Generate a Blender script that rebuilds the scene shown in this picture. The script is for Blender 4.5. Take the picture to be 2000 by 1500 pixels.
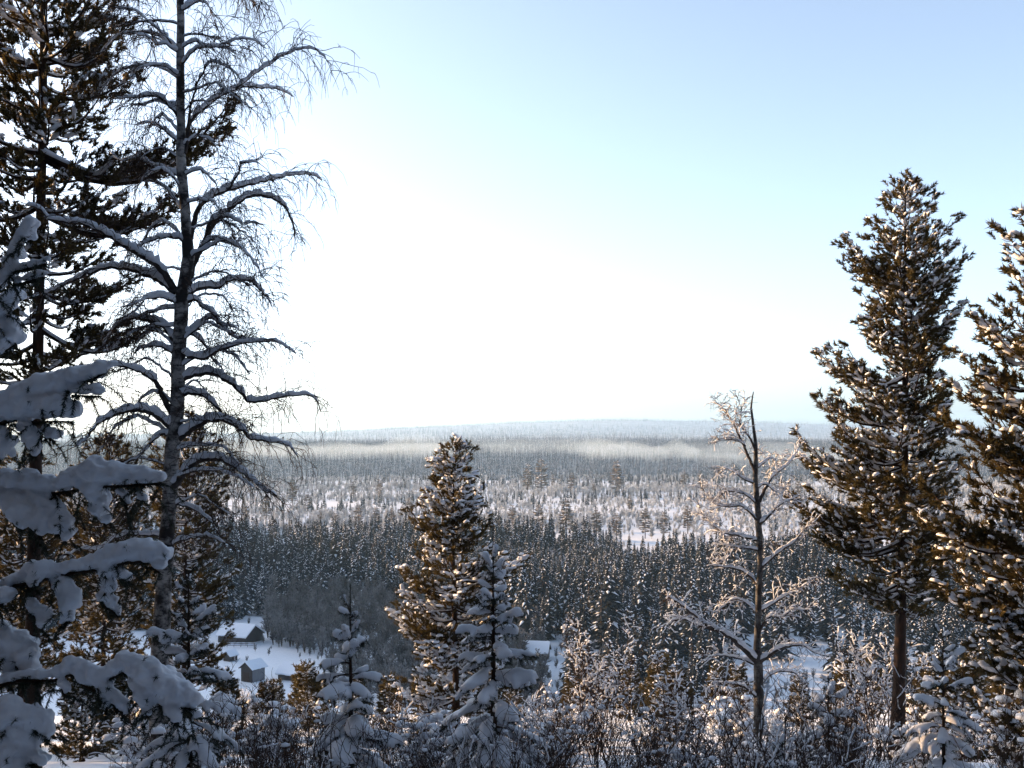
import bpy, math
import numpy as np
from mathutils import Vector

for _o in list(bpy.data.objects):
    bpy.data.objects.remove(_o)
scene = bpy.context.scene
COL = scene.collection
R = math.radians

# ------------------------------------------------------------------ camera
F, HY = 2144.0, 840.0            # focal length and horizon row in photograph pixels
cam_d = bpy.data.cameras.new('camera')
cam = bpy.data.objects.new('camera', cam_d)
COL.objects.link(cam)
cam.location = (0, 0, 0)
cam.rotation_euler = (R(90), 0, 0)
cam_d.sensor_width = 36.0
cam_d.lens = 36.0 * F / 2000.0
cam_d.shift_y = (HY - 750.0) / 2000.0
cam_d.clip_start = 0.05
cam_d.clip_end = 60000
scene.camera = cam

# ------------------------------------------------------------------ light
SUN_EL, SUN_AZ = 11.0, 68.0       # degrees; azimuth counted from the view direction to the left
S = Vector((-math.cos(R(SUN_EL)) * math.sin(R(SUN_AZ)), math.cos(R(SUN_EL)) * math.cos(R(SUN_AZ)), math.sin(R(SUN_EL))))
world = bpy.data.worlds.new('World')
scene.world = world
world.use_nodes = True
wn, wl = world.node_tree.nodes, world.node_tree.links
wn.clear()
w_out = wn.new('ShaderNodeOutputWorld')
w_bg = wn.new('ShaderNodeBackground')
w_sky = wn.new('ShaderNodeTexSky')
w_sky.sky_type = 'NISHITA'
w_sky.sun_disc = False
w_sky.sun_elevation = R(SUN_EL)
w_sky.sun_rotation = R(-SUN_AZ)
w_sky.altitude = 300
w_sky.air_density = 0.5
w_sky.dust_density = 2.2
w_sky.ozone_density = 1.3
w_bg.inputs['Strength'].default_value = 0.15
w_veil = wn.new('ShaderNodeHueSaturation')      # thin high veil: the whole sky a little paler
w_veil.inputs['Saturation'].default_value = 0.75
w_veil.inputs['Hue'].default_value = 0.49
w_veil.inputs['Value'].default_value = 1.0
wl.new(w_sky.outputs[0], w_veil.inputs['Color'])
wl.new(w_veil.outputs[0], w_bg.inputs[0])
wl.new(w_bg.outputs[0], w_out.inputs[0])
sun_d = bpy.data.lights.new('sun', 'SUN')
sun_d.energy = 4.6
sun_d.angle = R(0.5)
sun_d.color = (1.0, 0.58, 0.25)
sun = bpy.data.objects.new('sun', sun_d)
COL.objects.link(sun)
sun.location = (-60, 0, 40)
sun.rotation_euler = (-S).to_track_quat('-Z', 'Y').to_euler()

vs = scene.view_settings
vs.view_transform = 'Standard'
vs.look = 'None'
vs.exposure = 1.75
vs.gamma = 1.0
vs.use_curve_mapping = False
scene.render.engine = 'CYCLES'
cy = scene.cycles
cy.max_bounces = 6
cy.diffuse_bounces = 3
cy.glossy_bounces = 2
cy.transmission_bounces = 3
cy.volume_bounces = 1
cy.transparent_max_bounces = 8
cy.use_denoising = True

# ------------------------------------------------------------------ helpers
def P(px, py, Y):
    return np.array([(px - 1000.0) / F * Y, Y, (HY - py) / F * Y])

def smooth(a, b, x):
    t = np.clip((x - a) / (b - a), 0, 1)
    return t * t * (3 - 2 * t)

def nrm(v):
    v = np.asarray(v, float)
    return v / np.maximum(np.linalg.norm(v, axis=-1, keepdims=True), 1e-9)

class MB:
    """collects triangles and quads, links them as one mesh object"""
    def __init__(s):
        s.v, s.f, s.n = [], [], 0
    def add(s, v, f, mat=0, sm=False):
        v = np.asarray(v, float).reshape(-1, 3)
        f = np.asarray(f, int)
        if len(v) == 0 or len(f) == 0:
            return
        s.v.append(v)
        s.f.append((f + s.n, mat, sm))
        s.n += len(v)
    def mesh(s, name, mats, origin=(0, 0, 0)):
        me = bpy.data.meshes.new(name)
        if s.n:
            v = np.concatenate(s.v) - np.asarray(origin, float)
            me.vertices.add(len(v))
            me.vertices.foreach_set('co', v.astype(np.float32).ravel())
            loops = np.concatenate([f.ravel() for f, _, _ in s.f])
            tot = np.concatenate([np.full(len(f), f.shape[1]) for f, _, _ in s.f])
            mi = np.concatenate([np.full(len(f), m) for f, m, _ in s.f])
            sm = np.concatenate([np.full(len(f), b) for f, _, b in s.f])
            me.loops.add(len(loops))
            me.loops.foreach_set('vertex_index', loops.astype(np.int32))
            me.polygons.add(len(tot))
            me.polygons.foreach_set('loop_start', np.concatenate([[0], np.cumsum(tot)[:-1]]).astype(np.int32))
            me.polygons.foreach_set('material_index', mi.astype(np.int32))
            me.polygons.foreach_set('use_smooth', sm.astype(bool))
            me.update(calc_edges=True)
        for m in (mats if isinstance(mats, (list, tuple)) else [mats]):
            me.materials.append(m)
        return me
    def build(s, name, mats, parent=None, origin=None):
        if s.n == 0:
            return None
        o3 = (0, 0, 0) if origin is None else origin
        o = bpy.data.objects.new(name, s.mesh(name, mats, o3))
        COL.objects.link(o)
        if name in ('needles', 'twigs'):
            o['kind'] = 'stuff'
        if parent is not None:
            o.parent = parent
        else:
            o.location = o3
        return o

def tag(o, label=None, cat=None, group=None, kind=None):
    if label: o['label'] = label
    if cat: o['category'] = cat
    if group: o['group'] = group
    if kind: o['kind'] = kind
    return o

def thing(name, loc, label, cat, group=None):
    o = bpy.data.objects.new(name, None)
    o.empty_display_size = 0.3
    o.location = loc
    COL.objects.link(o)
    return tag(o, label, cat, group)

def copy_tree(o, parent=None):
    c = o.copy()
    COL.objects.link(c)
    if parent is not None:
        c.parent = parent
    for ch in list(o.children):
        copy_tree(ch, c)
    return c

def tubes(mb, paths, radii, k=5, mat=0, sm=True, zs=1.0, rnd=None):
    """paths [M,N,3], radii [M,N]: M tubes of N rings"""
    p = np.asarray(paths, float)
    r = np.asarray(radii, float)
    if p.ndim == 2:
        p, r = p[None], r[None]
    M, N, _ = p.shape
    if M == 0:
        return
    t = nrm(np.gradient(p, axis=1))
    ref = np.where(np.abs(t[:, :1, 2:3]) > 0.8, np.array([1.0, 0.1, 0]), np.array([0.02, 0.05, 1.0]))
    ref = np.broadcast_to(ref, t.shape)
    a = nrm(np.cross(t, ref))
    b = np.cross(a, t)
    ang = np.arange(k) / k * 2 * np.pi
    ca, sa = np.cos(ang), np.sin(ang)
    off = a[:, :, None, :] * ca[None, None, :, None] + b[:, :, None, :] * sa[None, None, :, None] * zs
    v = p[:, :, None, :] + off * r[:, :, None, None]
    i = np.arange(N - 1)[:, None] * k
    j = np.arange(k)[None, :]
    j2 = (j + 1) % k
    q = np.stack([i + j, i + j2, i + k + j2, i + k + j], -1).reshape(-1, 4)
    f = (q[None] + (np.arange(M) * N * k)[:, None, None]).reshape(-1, 4)
    mb.add(v, f, mat, sm)
    if k >= 4 and M <= 3:
        for m in range(M):
            e = m * N * k + (N - 1) * k
            mb.f.append((np.array([[mb.n - M * N * k + e + x for x in (0, y, y + 1)] for y in range(1, k - 1)]), mat, sm))

def resample(pts, n):
    pts = np.asarray(pts, float)
    # Catmull-Rom through the points, then even spacing
    if len(pts) > 2:
        q = np.vstack([2 * pts[0] - pts[1], pts, 2 * pts[-1] - pts[-2]])
        out = []
        for i in range(1, len(q) - 2):
            for u in np.linspace(0, 1, 8, endpoint=False):
                p0, p1, p2, p3 = q[i - 1], q[i], q[i + 1], q[i + 2]
                out.append(0.5 * (2 * p1 + (p2 - p0) * u + (2 * p0 - 5 * p1 + 4 * p2 - p3) * u * u + (3 * p1 - p0 - 3 * p2 + p3) * u ** 3))
        out.append(q[-2])
        pts = np.array(out)
    d = np.concatenate([[0], np.cumsum(np.linalg.norm(np.diff(pts, axis=0), axis=1))])
    s = np.linspace(0, d[-1], n)
    return np.stack([np.interp(s, d, pts[:, k]) for k in range(pts.shape[1])], 1)

def basis(d, roll):
    """matrices [M,3,3] whose third column is d"""
    d = nrm(d)
    ref = np.where(np.abs(d[:, 2:3]) > 0.9, np.array([1.0, 0, 0]), np.array([0, 0, 1.0]))
    a = nrm(np.cross(ref, d))
    b = np.cross(d, a)
    c, s = np.cos(roll)[:, None], np.sin(roll)[:, None]
    return np.stack([a * c + b * s, b * c - a * s, d], -1)

def inst(mb, tv, tf, mats, loc, mat=0, sm=False):
    """stamp a template at M places"""
    loc = np.asarray(loc, float)
    if len(loc) == 0:
        return
    v = np.einsum('mij,vj->mvi', mats, tv) + loc[:, None, :]
    f = (np.asarray(tf)[None] + (np.arange(len(loc)) * len(tv))[:, None, None]).reshape(-1, np.asarray(tf).shape[1])
    mb.add(v, f, mat, sm)

def ico(level):
    import bmesh
    bm = bmesh.new()
    bmesh.ops.create_icosphere(bm, subdivisions=level, radius=1.0)
    v = np.array([x.co[:] for x in bm.verts])
    f = np.array([[x.index for x in y.verts] for y in bm.faces])
    bm.free()
    return v, f

ICO1, ICO2 = ico(1), ico(2)

# ------------------------------------------------------------------ materials
def mat(name):
    m = bpy.data.materials.new(name)
    m.use_nodes = True
    nt = m.node_tree
    return m, nt.nodes, nt.links, nt.nodes['Principled BSDF']

def noise(n, l, scale, detail=4, rough=0.6, coord='Object', stretch=None):
    tc = n.new('ShaderNodeTexCoord')
    out = tc.outputs[coord]
    if stretch:
        mp = n.new('ShaderNodeMapping')
        mp.inputs['Scale'].default_value = stretch
        l.new(out, mp.inputs['Vector'])
        out = mp.outputs[0]
    t = n.new('ShaderNodeTexNoise')
    t.inputs['Scale'].default_value = scale
    t.inputs['Detail'].default_value = detail
    t.inputs['Roughness'].default_value = rough
    l.new(out, t.inputs['Vector'])
    return t.outputs['Fac']

def ramp(n, l, fac, stops):
    r = n.new('ShaderNodeValToRGB')
    e = r.color_ramp.elements
    while len(e) < len(stops):
        e.new(0.5)
    for x, (p, c) in zip(e, stops):
        x.position = p
        x.color = (*c, 1)
    l.new(fac, r.inputs[0])
    return r.outputs[0]

def bump(n, l, fac, bsdf, strength, dist):
    b = n.new('ShaderNodeBump')
    b.inputs['Strength'].default_value = strength
    b.inputs['Distance'].default_value = dist
    l.new(fac, b.inputs['Height'])
    l.new(b.outputs[0], bsdf.inputs['Normal'])

def simple(name, stops, scale, rough=0.8, bs=0.0, bd=0.02, stretch=None, detail=4, trans=None, spec=0.2):
    m, n, l, b = mat(name)
    f = noise(n, l, scale, detail, stretch=stretch)
    c = ramp(n, l, f, stops)
    l.new(c, b.inputs['Base Color'])
    b.inputs['Roughness'].default_value = rough
    b.inputs['Specular IOR Level'].default_value = spec
    if bs:
        bump(n, l, f, b, bs, bd)
    if trans:
        t = n.new('ShaderNodeBsdfTranslucent')
        l.new(c, t.inputs['Color'])
        mx = n.new('ShaderNodeMixShader')
        mx.inputs[0].default_value = trans
        l.new(b.outputs[0], mx.inputs[1])
        l.new(t.outputs[0], mx.inputs[2])
        l.new(mx.outputs[0], n['Material Output'].inputs['Surface'])
    return m

M_SNOW = simple('snow', [(0.3, (0.62, 0.66, 0.73)), (0.7, (0.72, 0.75, 0.80))], 9.0, 0.55, 0.5, 0.02, detail=6)
M_NEEDLE = simple('pine_needles', [(0.3, (0.022, 0.021, 0.009)), (0.7, (0.092, 0.068, 0.024))], 2.5, 0.6, trans=0.4)
M_SPRUCE = simple('spruce_needles', [(0.3, (0.012, 0.02, 0.014)), (0.7, (0.028, 0.038, 0.022))], 4.0, 0.6)
M_PBARK = simple('pine_bark', [(0.35, (0.010, 0.007, 0.006)), (0.6, (0.034, 0.019, 0.012)), (0.8, (0.075, 0.038, 0.02))], 7.0, 0.9, 0.9, 0.03, stretch=(1, 1, 0.3), detail=7)
M_TWIG = simple('dark_twig', [(0.3, (0.022, 0.013, 0.010)), (0.7, (0.055, 0.033, 0.022))], 8.0, 0.8)
M_LIMB = simple('birch_limb', [(0.3, (0.02, 0.017, 0.016)), (0.7, (0.07, 0.06, 0.055))], 14.0, 0.85, 0.5, 0.01)

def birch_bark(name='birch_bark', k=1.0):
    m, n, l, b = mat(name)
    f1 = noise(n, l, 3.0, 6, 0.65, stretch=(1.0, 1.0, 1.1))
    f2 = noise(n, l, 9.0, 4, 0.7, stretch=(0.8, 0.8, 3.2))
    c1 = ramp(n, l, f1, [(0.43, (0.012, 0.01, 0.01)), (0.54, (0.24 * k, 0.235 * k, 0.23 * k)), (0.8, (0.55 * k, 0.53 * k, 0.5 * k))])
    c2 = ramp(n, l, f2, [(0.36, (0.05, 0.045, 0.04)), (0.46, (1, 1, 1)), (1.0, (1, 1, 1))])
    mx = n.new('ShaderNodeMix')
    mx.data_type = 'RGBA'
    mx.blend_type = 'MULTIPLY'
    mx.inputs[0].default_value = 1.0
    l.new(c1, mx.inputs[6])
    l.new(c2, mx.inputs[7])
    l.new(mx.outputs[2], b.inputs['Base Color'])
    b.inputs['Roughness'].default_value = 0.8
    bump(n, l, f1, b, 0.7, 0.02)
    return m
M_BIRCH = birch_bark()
M_BIRCH_OLD_SHADED = birch_bark('old_shaded_birch_bark', 0.28)  # old bark, its colour also darkened to stand in for shade

def forest_mat(name, needle, frost):
    """needles with frost caught in patches; per-tree variation"""
    m, n, l, b = mat(name)
    f = noise(n, l, 1.3, 5, 0.7)
    oi = n.new('ShaderNodeObjectInfo')
    ad = n.new('ShaderNodeMath')
    ad.operation = 'MULTIPLY_ADD'
    ad.inputs[1].default_value = 0.22
    l.new(oi.outputs['Random'], ad.inputs[0])
    l.new(f, ad.inputs[2])
    c = ramp(n, l, ad.outputs[0], [(0.42, needle), (0.85, frost)])
    l.new(c, b.inputs['Base Color'])
    b.inputs['Roughness'].default_value = 0.8
    b.inputs['Specular IOR Level'].default_value = 0.1
    return m
M_VSPRUCE = forest_mat('valley_spruce_needles', (0.004, 0.007, 0.010), (0.02, 0.027, 0.034))
M_VPINE = forest_mat('valley_pine_needles', (0.06, 0.045, 0.025), (0.26, 0.22, 0.19))
M_FROST = forest_mat('frosted_twigs', (0.215, 0.23, 0.245), (0.70, 0.715, 0.735))
M_ALDER = forest_mat('bare_twigs', (0.062, 0.06, 0.058), (0.26, 0.262, 0.268))
M_RIDGE = forest_mat('ridge_forest', (0.17, 0.215, 0.27), (0.46, 0.52, 0.6))  # frost pale, with the paling of distance haze put into the colour
M_FAR = forest_mat('far_forest', (0.022, 0.046, 0.075), (0.10, 0.15, 0.205))  # blue of distance haze put into the needle colour

# ------------------------------------------------------------------ terrain
def vnoise(x, y, seed=0):
    """smooth value noise built of a few sines"""
    r = np.random.default_rng(seed)
    z = 0
    for k in range(6):
        a = r.uniform(0, 2 * np.pi)
        fr = 2 ** (k * 0.6)
        z = z + np.sin((x * np.cos(a) + y * np.sin(a)) * fr + r.uniform(0, 6)) / fr
    return z / 2.2

def ground_z(x, y):
    x = np.asarray(x, float)
    y = np.asarray(y, float)
    near = -1.75 - 0.243 * y - 0.00002 * y * y
    near = np.where(y < 0, -1.75 - 0.27 * y, near)
    near = near + 0.18 * vnoise(x * 0.35, y * 0.35, 1) * smooth(2, 8, np.hypot(x, y)) + 0.5 * vnoise(x * 0.07, y * 0.07, 2) * smooth(14, 50, y)
    valley = -60.0 + 1.2 * vnoise(x * 0.008, y * 0.008, 3)
    # smooth maximum of slope and valley floor
    k = 6.0
    h = np.clip(0.5 + 0.5 * (near - valley) / k, 0, 1)
    z = valley * (1 - h) + near * h + k * h * (1 - h)
    # wooded spur that shades the valley, left of the view
    ax, ay, bx, by = -330.0, 230.0, -560.0, 800.0
    tt = np.clip(((x - ax) * (bx - ax) + (y - ay) * (by - ay)) / ((bx - ax) ** 2 + (by - ay) ** 2), 0, 1)
    dd = np.hypot(x - ax - tt * (bx - ax), y - ay - tt * (by - ay))
    z = z + 95.0 * np.exp(-(dd / 85.0) ** 2)
    # far country: rising forest, middle ridge, far ridge
    z = z + smooth(1250, 2500, y) * 26 + 6 * vnoise(x * 0.002, y * 0.002, 5) * smooth(1300, 2200, y)
    xr = x / np.maximum(y, 1.0)
    z = z + smooth(2600, 3700, y) * (1 - smooth(3700, 5000, y)) * (18 - 30 * np.minimum(np.abs(xr - 0.10) / 0.25, 1.2) ** 1.6)
    ridge = np.interp(xr, [-0.6, -0.30, -0.17, -0.10, 0.0, 0.06, 0.11, 0.20, 0.27, 0.6],
                      [-62, -38, -22, 4, 38, 56, 60, 48, 32, -10])
    z = z + smooth(4300, 7000, y) * (ridge + 40)
    z = z - smooth(7600, 9500, y) * 60
    return z

def axis_pts(lo, hi, fine, grow):
    a, d = [0.0], fine
    while a[-1] < hi:
        a.append(a[-1] + d)
        d *= grow
    b, d = [0.0], fine
    while b[-1] > lo:
        b.append(b[-1] - d)
        d *= grow
    return np.array(b[:0:-1] + a)

gx = axis_pts(-9000, 9000, 1.0, 1.045)
gy = axis_pts(-400, 11000, 1.0, 1.036)
GX, GY = np.meshgrid(gx, gy)
GZ = ground_z(GX, GY)
gv = np.stack([GX, GY, GZ], -1).reshape(-1, 3)
nx, ny = len(gx), len(gy)
ii, jj = np.meshgrid(np.arange(ny - 1), np.arange(nx - 1), indexing='ij')
a0 = (ii * nx + jj).ravel()
gf = np.stack([a0, a0 + 1, a0 + nx + 1, a0 + nx], 1)
gm = MB()
gm.add(gv, gf, 0, True)

def ground_mat():
    m, n, l, b = mat('snow_ground')
    tc = n.new('ShaderNodeTexCoord')
    t = n.new('ShaderNodeTexNoise')
    t.inputs['Scale'].default_value = 1.4
    t.inputs['Detail'].default_value = 8
    l.new(tc.outputs['Object'], t.inputs['Vector'])
    c1 = ramp(n, l, t.outputs['Fac'], [(0.3, (0.60, 0.65, 0.72)), (0.7, (0.70, 0.73, 0.78))])
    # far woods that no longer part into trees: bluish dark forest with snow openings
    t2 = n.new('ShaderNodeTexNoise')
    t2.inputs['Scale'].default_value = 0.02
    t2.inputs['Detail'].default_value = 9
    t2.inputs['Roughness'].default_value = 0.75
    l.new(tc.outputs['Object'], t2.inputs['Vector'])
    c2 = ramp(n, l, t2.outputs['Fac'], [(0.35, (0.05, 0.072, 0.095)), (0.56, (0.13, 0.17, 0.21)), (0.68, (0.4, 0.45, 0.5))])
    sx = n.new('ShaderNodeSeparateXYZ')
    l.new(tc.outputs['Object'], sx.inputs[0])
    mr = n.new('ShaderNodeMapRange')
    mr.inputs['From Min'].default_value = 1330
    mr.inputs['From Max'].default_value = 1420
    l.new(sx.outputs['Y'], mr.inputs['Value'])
    c3 = ramp(n, l, t2.outputs['Fac'], [(0.35, (0.15, 0.195, 0.25)), (0.56, (0.32, 0.38, 0.45)), (0.68, (0.58, 0.63, 0.7))])  # paler version of the far woods, distance haze put into the colour
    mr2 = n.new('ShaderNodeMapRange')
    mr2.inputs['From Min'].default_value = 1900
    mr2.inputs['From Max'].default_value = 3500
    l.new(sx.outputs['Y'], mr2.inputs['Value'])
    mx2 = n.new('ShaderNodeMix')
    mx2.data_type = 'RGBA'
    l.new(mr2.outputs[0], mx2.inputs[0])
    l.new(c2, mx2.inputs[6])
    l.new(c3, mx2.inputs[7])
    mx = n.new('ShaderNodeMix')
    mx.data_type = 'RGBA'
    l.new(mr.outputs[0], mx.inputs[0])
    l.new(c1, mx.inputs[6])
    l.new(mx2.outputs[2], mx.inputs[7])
    l.new(mx.outputs[2], b.inputs['Base Color'])
    b.inputs['Roughness'].default_value = 0.6
    bump(n, l, t.outputs['Fac'], b, 0.5, 0.08)
    return m
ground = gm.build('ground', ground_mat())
tag(ground, 'snow covered slope falling to a wide wooded valley floor', 'ground', kind='structure')

# ------------------------------------------------------------------ valley trees (templates)
def valley_spruce(seed, nb=110, rad=0.17, pineish=False):
    """conifer of unit height: trunk, drooping boughs, snow pads lying on them"""
    r = np.random.default_rng(seed)
    mb = MB()
    tubes(mb, [[0, 0, 0], [0, 0, 0.5], [0, 0, 1.0]], [0.016, 0.010, 0.002], 5, 2)
    t = np.sort(r.uniform(0.04, 0.99, nb)) if not pineish else np.sort(r.uniform(0.22, 0.98, nb))
    az = np.arange(nb) * 2.39996 + r.uniform(0, 0.7, nb)
    if pineish:
        L = rad * (0.35 + 0.95 * np.sin(np.clip((1.02 - t) / 0.8, 0, 1) * 2.4)) * r.uniform(0.6, 1.15, nb)
        dr = r.uniform(-0.35, 0.1, nb)
    else:
        L = rad * (1.02 - t) ** 0.8 * r.uniform(0.65, 1.15, nb)
        dr = r.uniform(0.25, 0.6, nb)
    d = np.stack([np.cos(az), np.sin(az), 0 * az], 1)
    sd = np.stack([-np.sin(az), np.cos(az), 0 * az], 1)
    base = np.stack([0 * t, 0 * t, t], 1)
    up = np.array([0, 0, 1.0])
    w = (0.30 * L + 0.012)[:, None]
    mid = base + d * (L * 0.55)[:, None] - up * (L * dr * 0.35)[:, None]
    tip = base + d * L[:, None] - up * (L * dr)[:, None]
    v = np.stack([base, mid + sd * w - up * 0.012, tip, mid - sd * w - up * 0.012, mid + up * 0.012], 1)
    f = np.array([[0, 1, 4], [1, 2, 4], [2, 3, 4], [3, 0, 4]])
    F_ = (f[None] + (np.arange(nb) * 5)[:, None, None]).reshape(-1, 3)
    mb.add(v, F_, 0)
    # snow pads: small, on part of the boughs
    k = r.uniform(0, 1, nb) < 0.34
    s = r.uniform(0.45, 0.8, nb)[:, None]
    v2 = np.stack([base + (tip - base) * 0.3 + up * 0.01, mid + sd * w * s * 0.7 + up * 0.006, base + (tip - base) * 0.95 + up * 0.008, mid - sd * w * s * 0.7 + up * 0.006, mid + up * 0.022], 1)[k]
    F2 = (f[None] + (np.arange(k.sum()) * 5)[:, None, None]).reshape(-1, 3)
    mb.add(v2, F2, 1)
    return mb

def bare_tree(seed, n=130, rad=0.24, thin=0.006):
    """leafless crown of unit height: a few stems and many fine sprays"""
    r = np.random.default_rng(seed)
    mb = MB()
    ns = 5
    paths = []
    for i in range(ns):
        a = r.uniform(0, 6.28)
        q = rad * r.uniform(0.2, 0.7)
        paths.append(np.stack([[0, 0, 0], [q * 0.3 * np.cos(a), q * 0.3 * np.sin(a), 0.4], [q * np.cos(a), q * np.sin(a), r.uniform(0.75, 1.0)]]))
    tubes(mb, np.array(paths), np.tile([0.012, 0.008, 0.002], (ns, 1)), 4, 1)
    st = r.integers(0, ns, n)
    t = r.uniform(0.25, 1.0, n)
    P_ = np.array(paths)
    p0 = np.where((t < 0.5)[:, None], P_[st, 0] + (P_[st, 1] - P_[st, 0]) * (t * 2)[:, None], P_[st, 1] + (P_[st, 2] - P_[st, 1]) * (t * 2 - 1)[:, None])
    a = r.uniform(0, 6.28, n)
    e = r.uniform(0.2, 1.2, n)
    L = rad * r.uniform(0.4, 1.0, n) * (1.25 - t)
    d = np.stack([np.cos(a) * np.cos(e), np.sin(a) * np.cos(e), np.sin(e)], 1)
    sd = nrm(np.cross(d, r.normal(size=(n, 3))))
    w = r.uniform(1.0, 2.4, n)[:, None] * thin
    v = np.stack([p0 - sd * w * 0.4, p0 + d * L[:, None] * 0.6 + sd * w * 2.2, p0 + d * L[:, None], p0 + d * L[:, None] * 0.5 - sd * w * 2.2], 1)
    mb.add(v, (np.array([[0, 1, 2, 3]])[None] + (np.arange(n) * 4)[:, None, None]).reshape(-1, 4), 0)
    return mb

ME_SPRUCE = [valley_spruce(s, (110, 80, 130, 95, 70, 120, 60)[s], (0.23, 0.28, 0.19, 0.25, 0.33, 0.22, 0.16)[s]).mesh('valley_spruce', [M_VSPRUCE, M_SNOW, M_TWIG]) for s in range(7)]
ME_VPINE = [valley_spruce(20 + s, 80, 0.17, True).mesh('valley_pine', [M_VPINE, M_SNOW, M_TWIG]) for s in range(4)]
ME_FROST = [bare_tree(40 + s, 120, 0.42, 0.012).mesh('frosted_sapling', [M_FROST, M_FROST]) for s in range(4)]
ME_ALDER = [bare_tree(50 + s, 200, 0.36, 0.0045).mesh('bare_tree', [M_ALDER, M_TWIG]) for s in range(4)]
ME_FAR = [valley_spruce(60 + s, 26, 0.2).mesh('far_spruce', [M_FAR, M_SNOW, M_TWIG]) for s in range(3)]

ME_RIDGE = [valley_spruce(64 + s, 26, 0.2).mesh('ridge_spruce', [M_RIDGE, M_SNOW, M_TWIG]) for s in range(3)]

def scatter(name, pts, scl, rot, meshes, label, cat):
    """uncountable wood: one object, instances picked from the templates"""
    r = np.random.default_rng(len(pts))
    me = bpy.data.meshes.new(name)
    me.vertices.add(len(pts))
    me.vertices.foreach_set('co', np.asarray(pts, np.float32).ravel())
    for nm, tp, dat in (('scl', 'FLOAT', scl), ('rot', 'FLOAT', rot), ('pick', 'INT', r.integers(0, len(meshes), len(pts)))):
        at = me.attributes.new(nm, tp, 'POINT')
        at.data.foreach_set('value', np.asarray(dat, np.float32 if tp == 'FLOAT' else np.int32))
    o = bpy.data.objects.new(name, me)
    COL.objects.link(o)
    c = bpy.data.collections.new(name + '_kinds')
    for m in meshes:
        c.objects.link(bpy.data.objects.new(name + '_kind', m))
    g = bpy.data.node_groups.new(name, 'GeometryNodeTree')
    g.interface.new_socket('Geometry', in_out='INPUT', socket_type='NodeSocketGeometry')
    g.interface.new_socket('Geometry', in_out='OUTPUT', socket_type='NodeSocketGeometry')
    N, L = g.nodes, g.links
    gi, go = N.new('NodeGroupInput'), N.new('NodeGroupOutput')
    ci = N.new('GeometryNodeCollectionInfo')
    ci.inputs['Collection'].default_value = c
    ci.inputs['Separate Children'].default_value = True
    ci.inputs['Reset Children'].default_value = True
    ip = N.new('GeometryNodeInstanceOnPoints')
    ip.inputs['Pick Instance'].default_value = True
    def attr(nm, tp):
        a = N.new('GeometryNodeInputNamedAttribute')
        a.data_type = tp
        a.inputs['Name'].default_value = nm
        return a.outputs['Attribute']
    cx = N.new('ShaderNodeCombineXYZ')
    L.new(attr('rot', 'FLOAT'), cx.inputs['Z'])
    er = N.new('FunctionNodeEulerToRotation')
    L.new(cx.outputs[0], er.inputs[0])
    L.new(gi.outputs[0], ip.inputs['Points'])
    L.new(ci.outputs[0], ip.inputs['Instance'])
    L.new(attr('pick', 'INT'), ip.inputs['Instance Index'])
    L.new(er.outputs[0], ip.inputs['Rotation'])
    L.new(attr('scl', 'FLOAT'), ip.inputs['Scale'])
    L.new(ip.outputs[0], go.inputs[0])
    md = o.modifiers.new('scatter', 'NODES')
    md.node_group = g
    return tag(o, label, cat, kind='stuff')

def fan(r, n, y0, y1, half=0.52, power=2):
    """points spread evenly over the seen sector between two distances"""
    y = (r.uniform(y0 ** power, y1 ** power, n)) ** (1.0 / power)
    x = r.uniform(-half, half, n) * y
    return x, y

def lift(x, y, dz=-0.2):
    return np.stack([x, y, ground_z(x, y) + dz], 1)

rv = np.random.default_rng(11)
def px_of(x, y):
    return 1000 + x / y * F

# dark spruce wood on the valley floor
x, y = fan(rv, 15500, 175, 640, 0.56)
px = px_of(x, y)
z_ = ground_z(x, y)
py = HY - z_ / y * F
n1 = vnoise(x * 0.02, y * 0.02, 8)
edge = np.interp(px, [300, 800, 1000, 1300, 1500, 1700, 2100], [640, 640, 540, 515, 490, 510, 560]) + 75 * n1 + 40 * vnoise(x * 0.05, y * 0.05, 18)   # far edge in metres
start = np.interp(px, [380, 560, 700, 800, 1000, 1090, 1130, 1400, 1460, 1600, 1680, 2100], [322, 365, 385, 380, 330, 255, 195, 190, 285, 285, 230, 200]) + 8 * n1
keep = (y < edge) & (y > start) & (z_ < -40) & (z_ > -66)
keep &= ~((px > 425) & (px < 640) & (y < 324))
keep &= ~((px > 1000) & (px < 1100) & (y < 296))
keep &= rv.uniform(0, 1, len(x)) < np.clip(0.58 + 0.75 * n1, 0.08, 1)
x, y = x[keep], y[keep]
h = (6.0 + 11.5 * rv.uniform(0, 1, len(x)) ** 1.3) * (1 + 0.3 * vnoise(x * 0.03, y * 0.03, 9))
order = np.argsort(y)
vis = order[np.abs(px_of(x[order], y[order]) - 1000) < 1000]
solo = vis[np.isin(vis, vis)][:300]
for i in solo:
    o = bpy.data.objects.new('spruce_tree', ME_SPRUCE[int(rv.integers(0, 7))])
    COL.objects.link(o)
    o.location = (x[i], y[i], float(ground_z(x[i], y[i])) - 0.2)
    wd = h[i] * rv.uniform(0.8, 1.35)
    o.scale = (wd, wd, h[i])
    o.rotation_euler = (0, 0, rv.uniform(0, 6.28))
    tag(o, 'snow dusted spruce at the near edge of the dark valley forest', 'spruce', 'spruces along the near edge of the valley forest')
rest = np.setdiff1d(np.arange(len(x)), solo)
scatter('spruce_forest', lift(x[rest], y[rest]), h[rest], rv.uniform(0, 6.28, len(rest)), ME_SPRUCE,
        'dark spruce forest filling the valley floor beyond the barns', 'forest')

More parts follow.
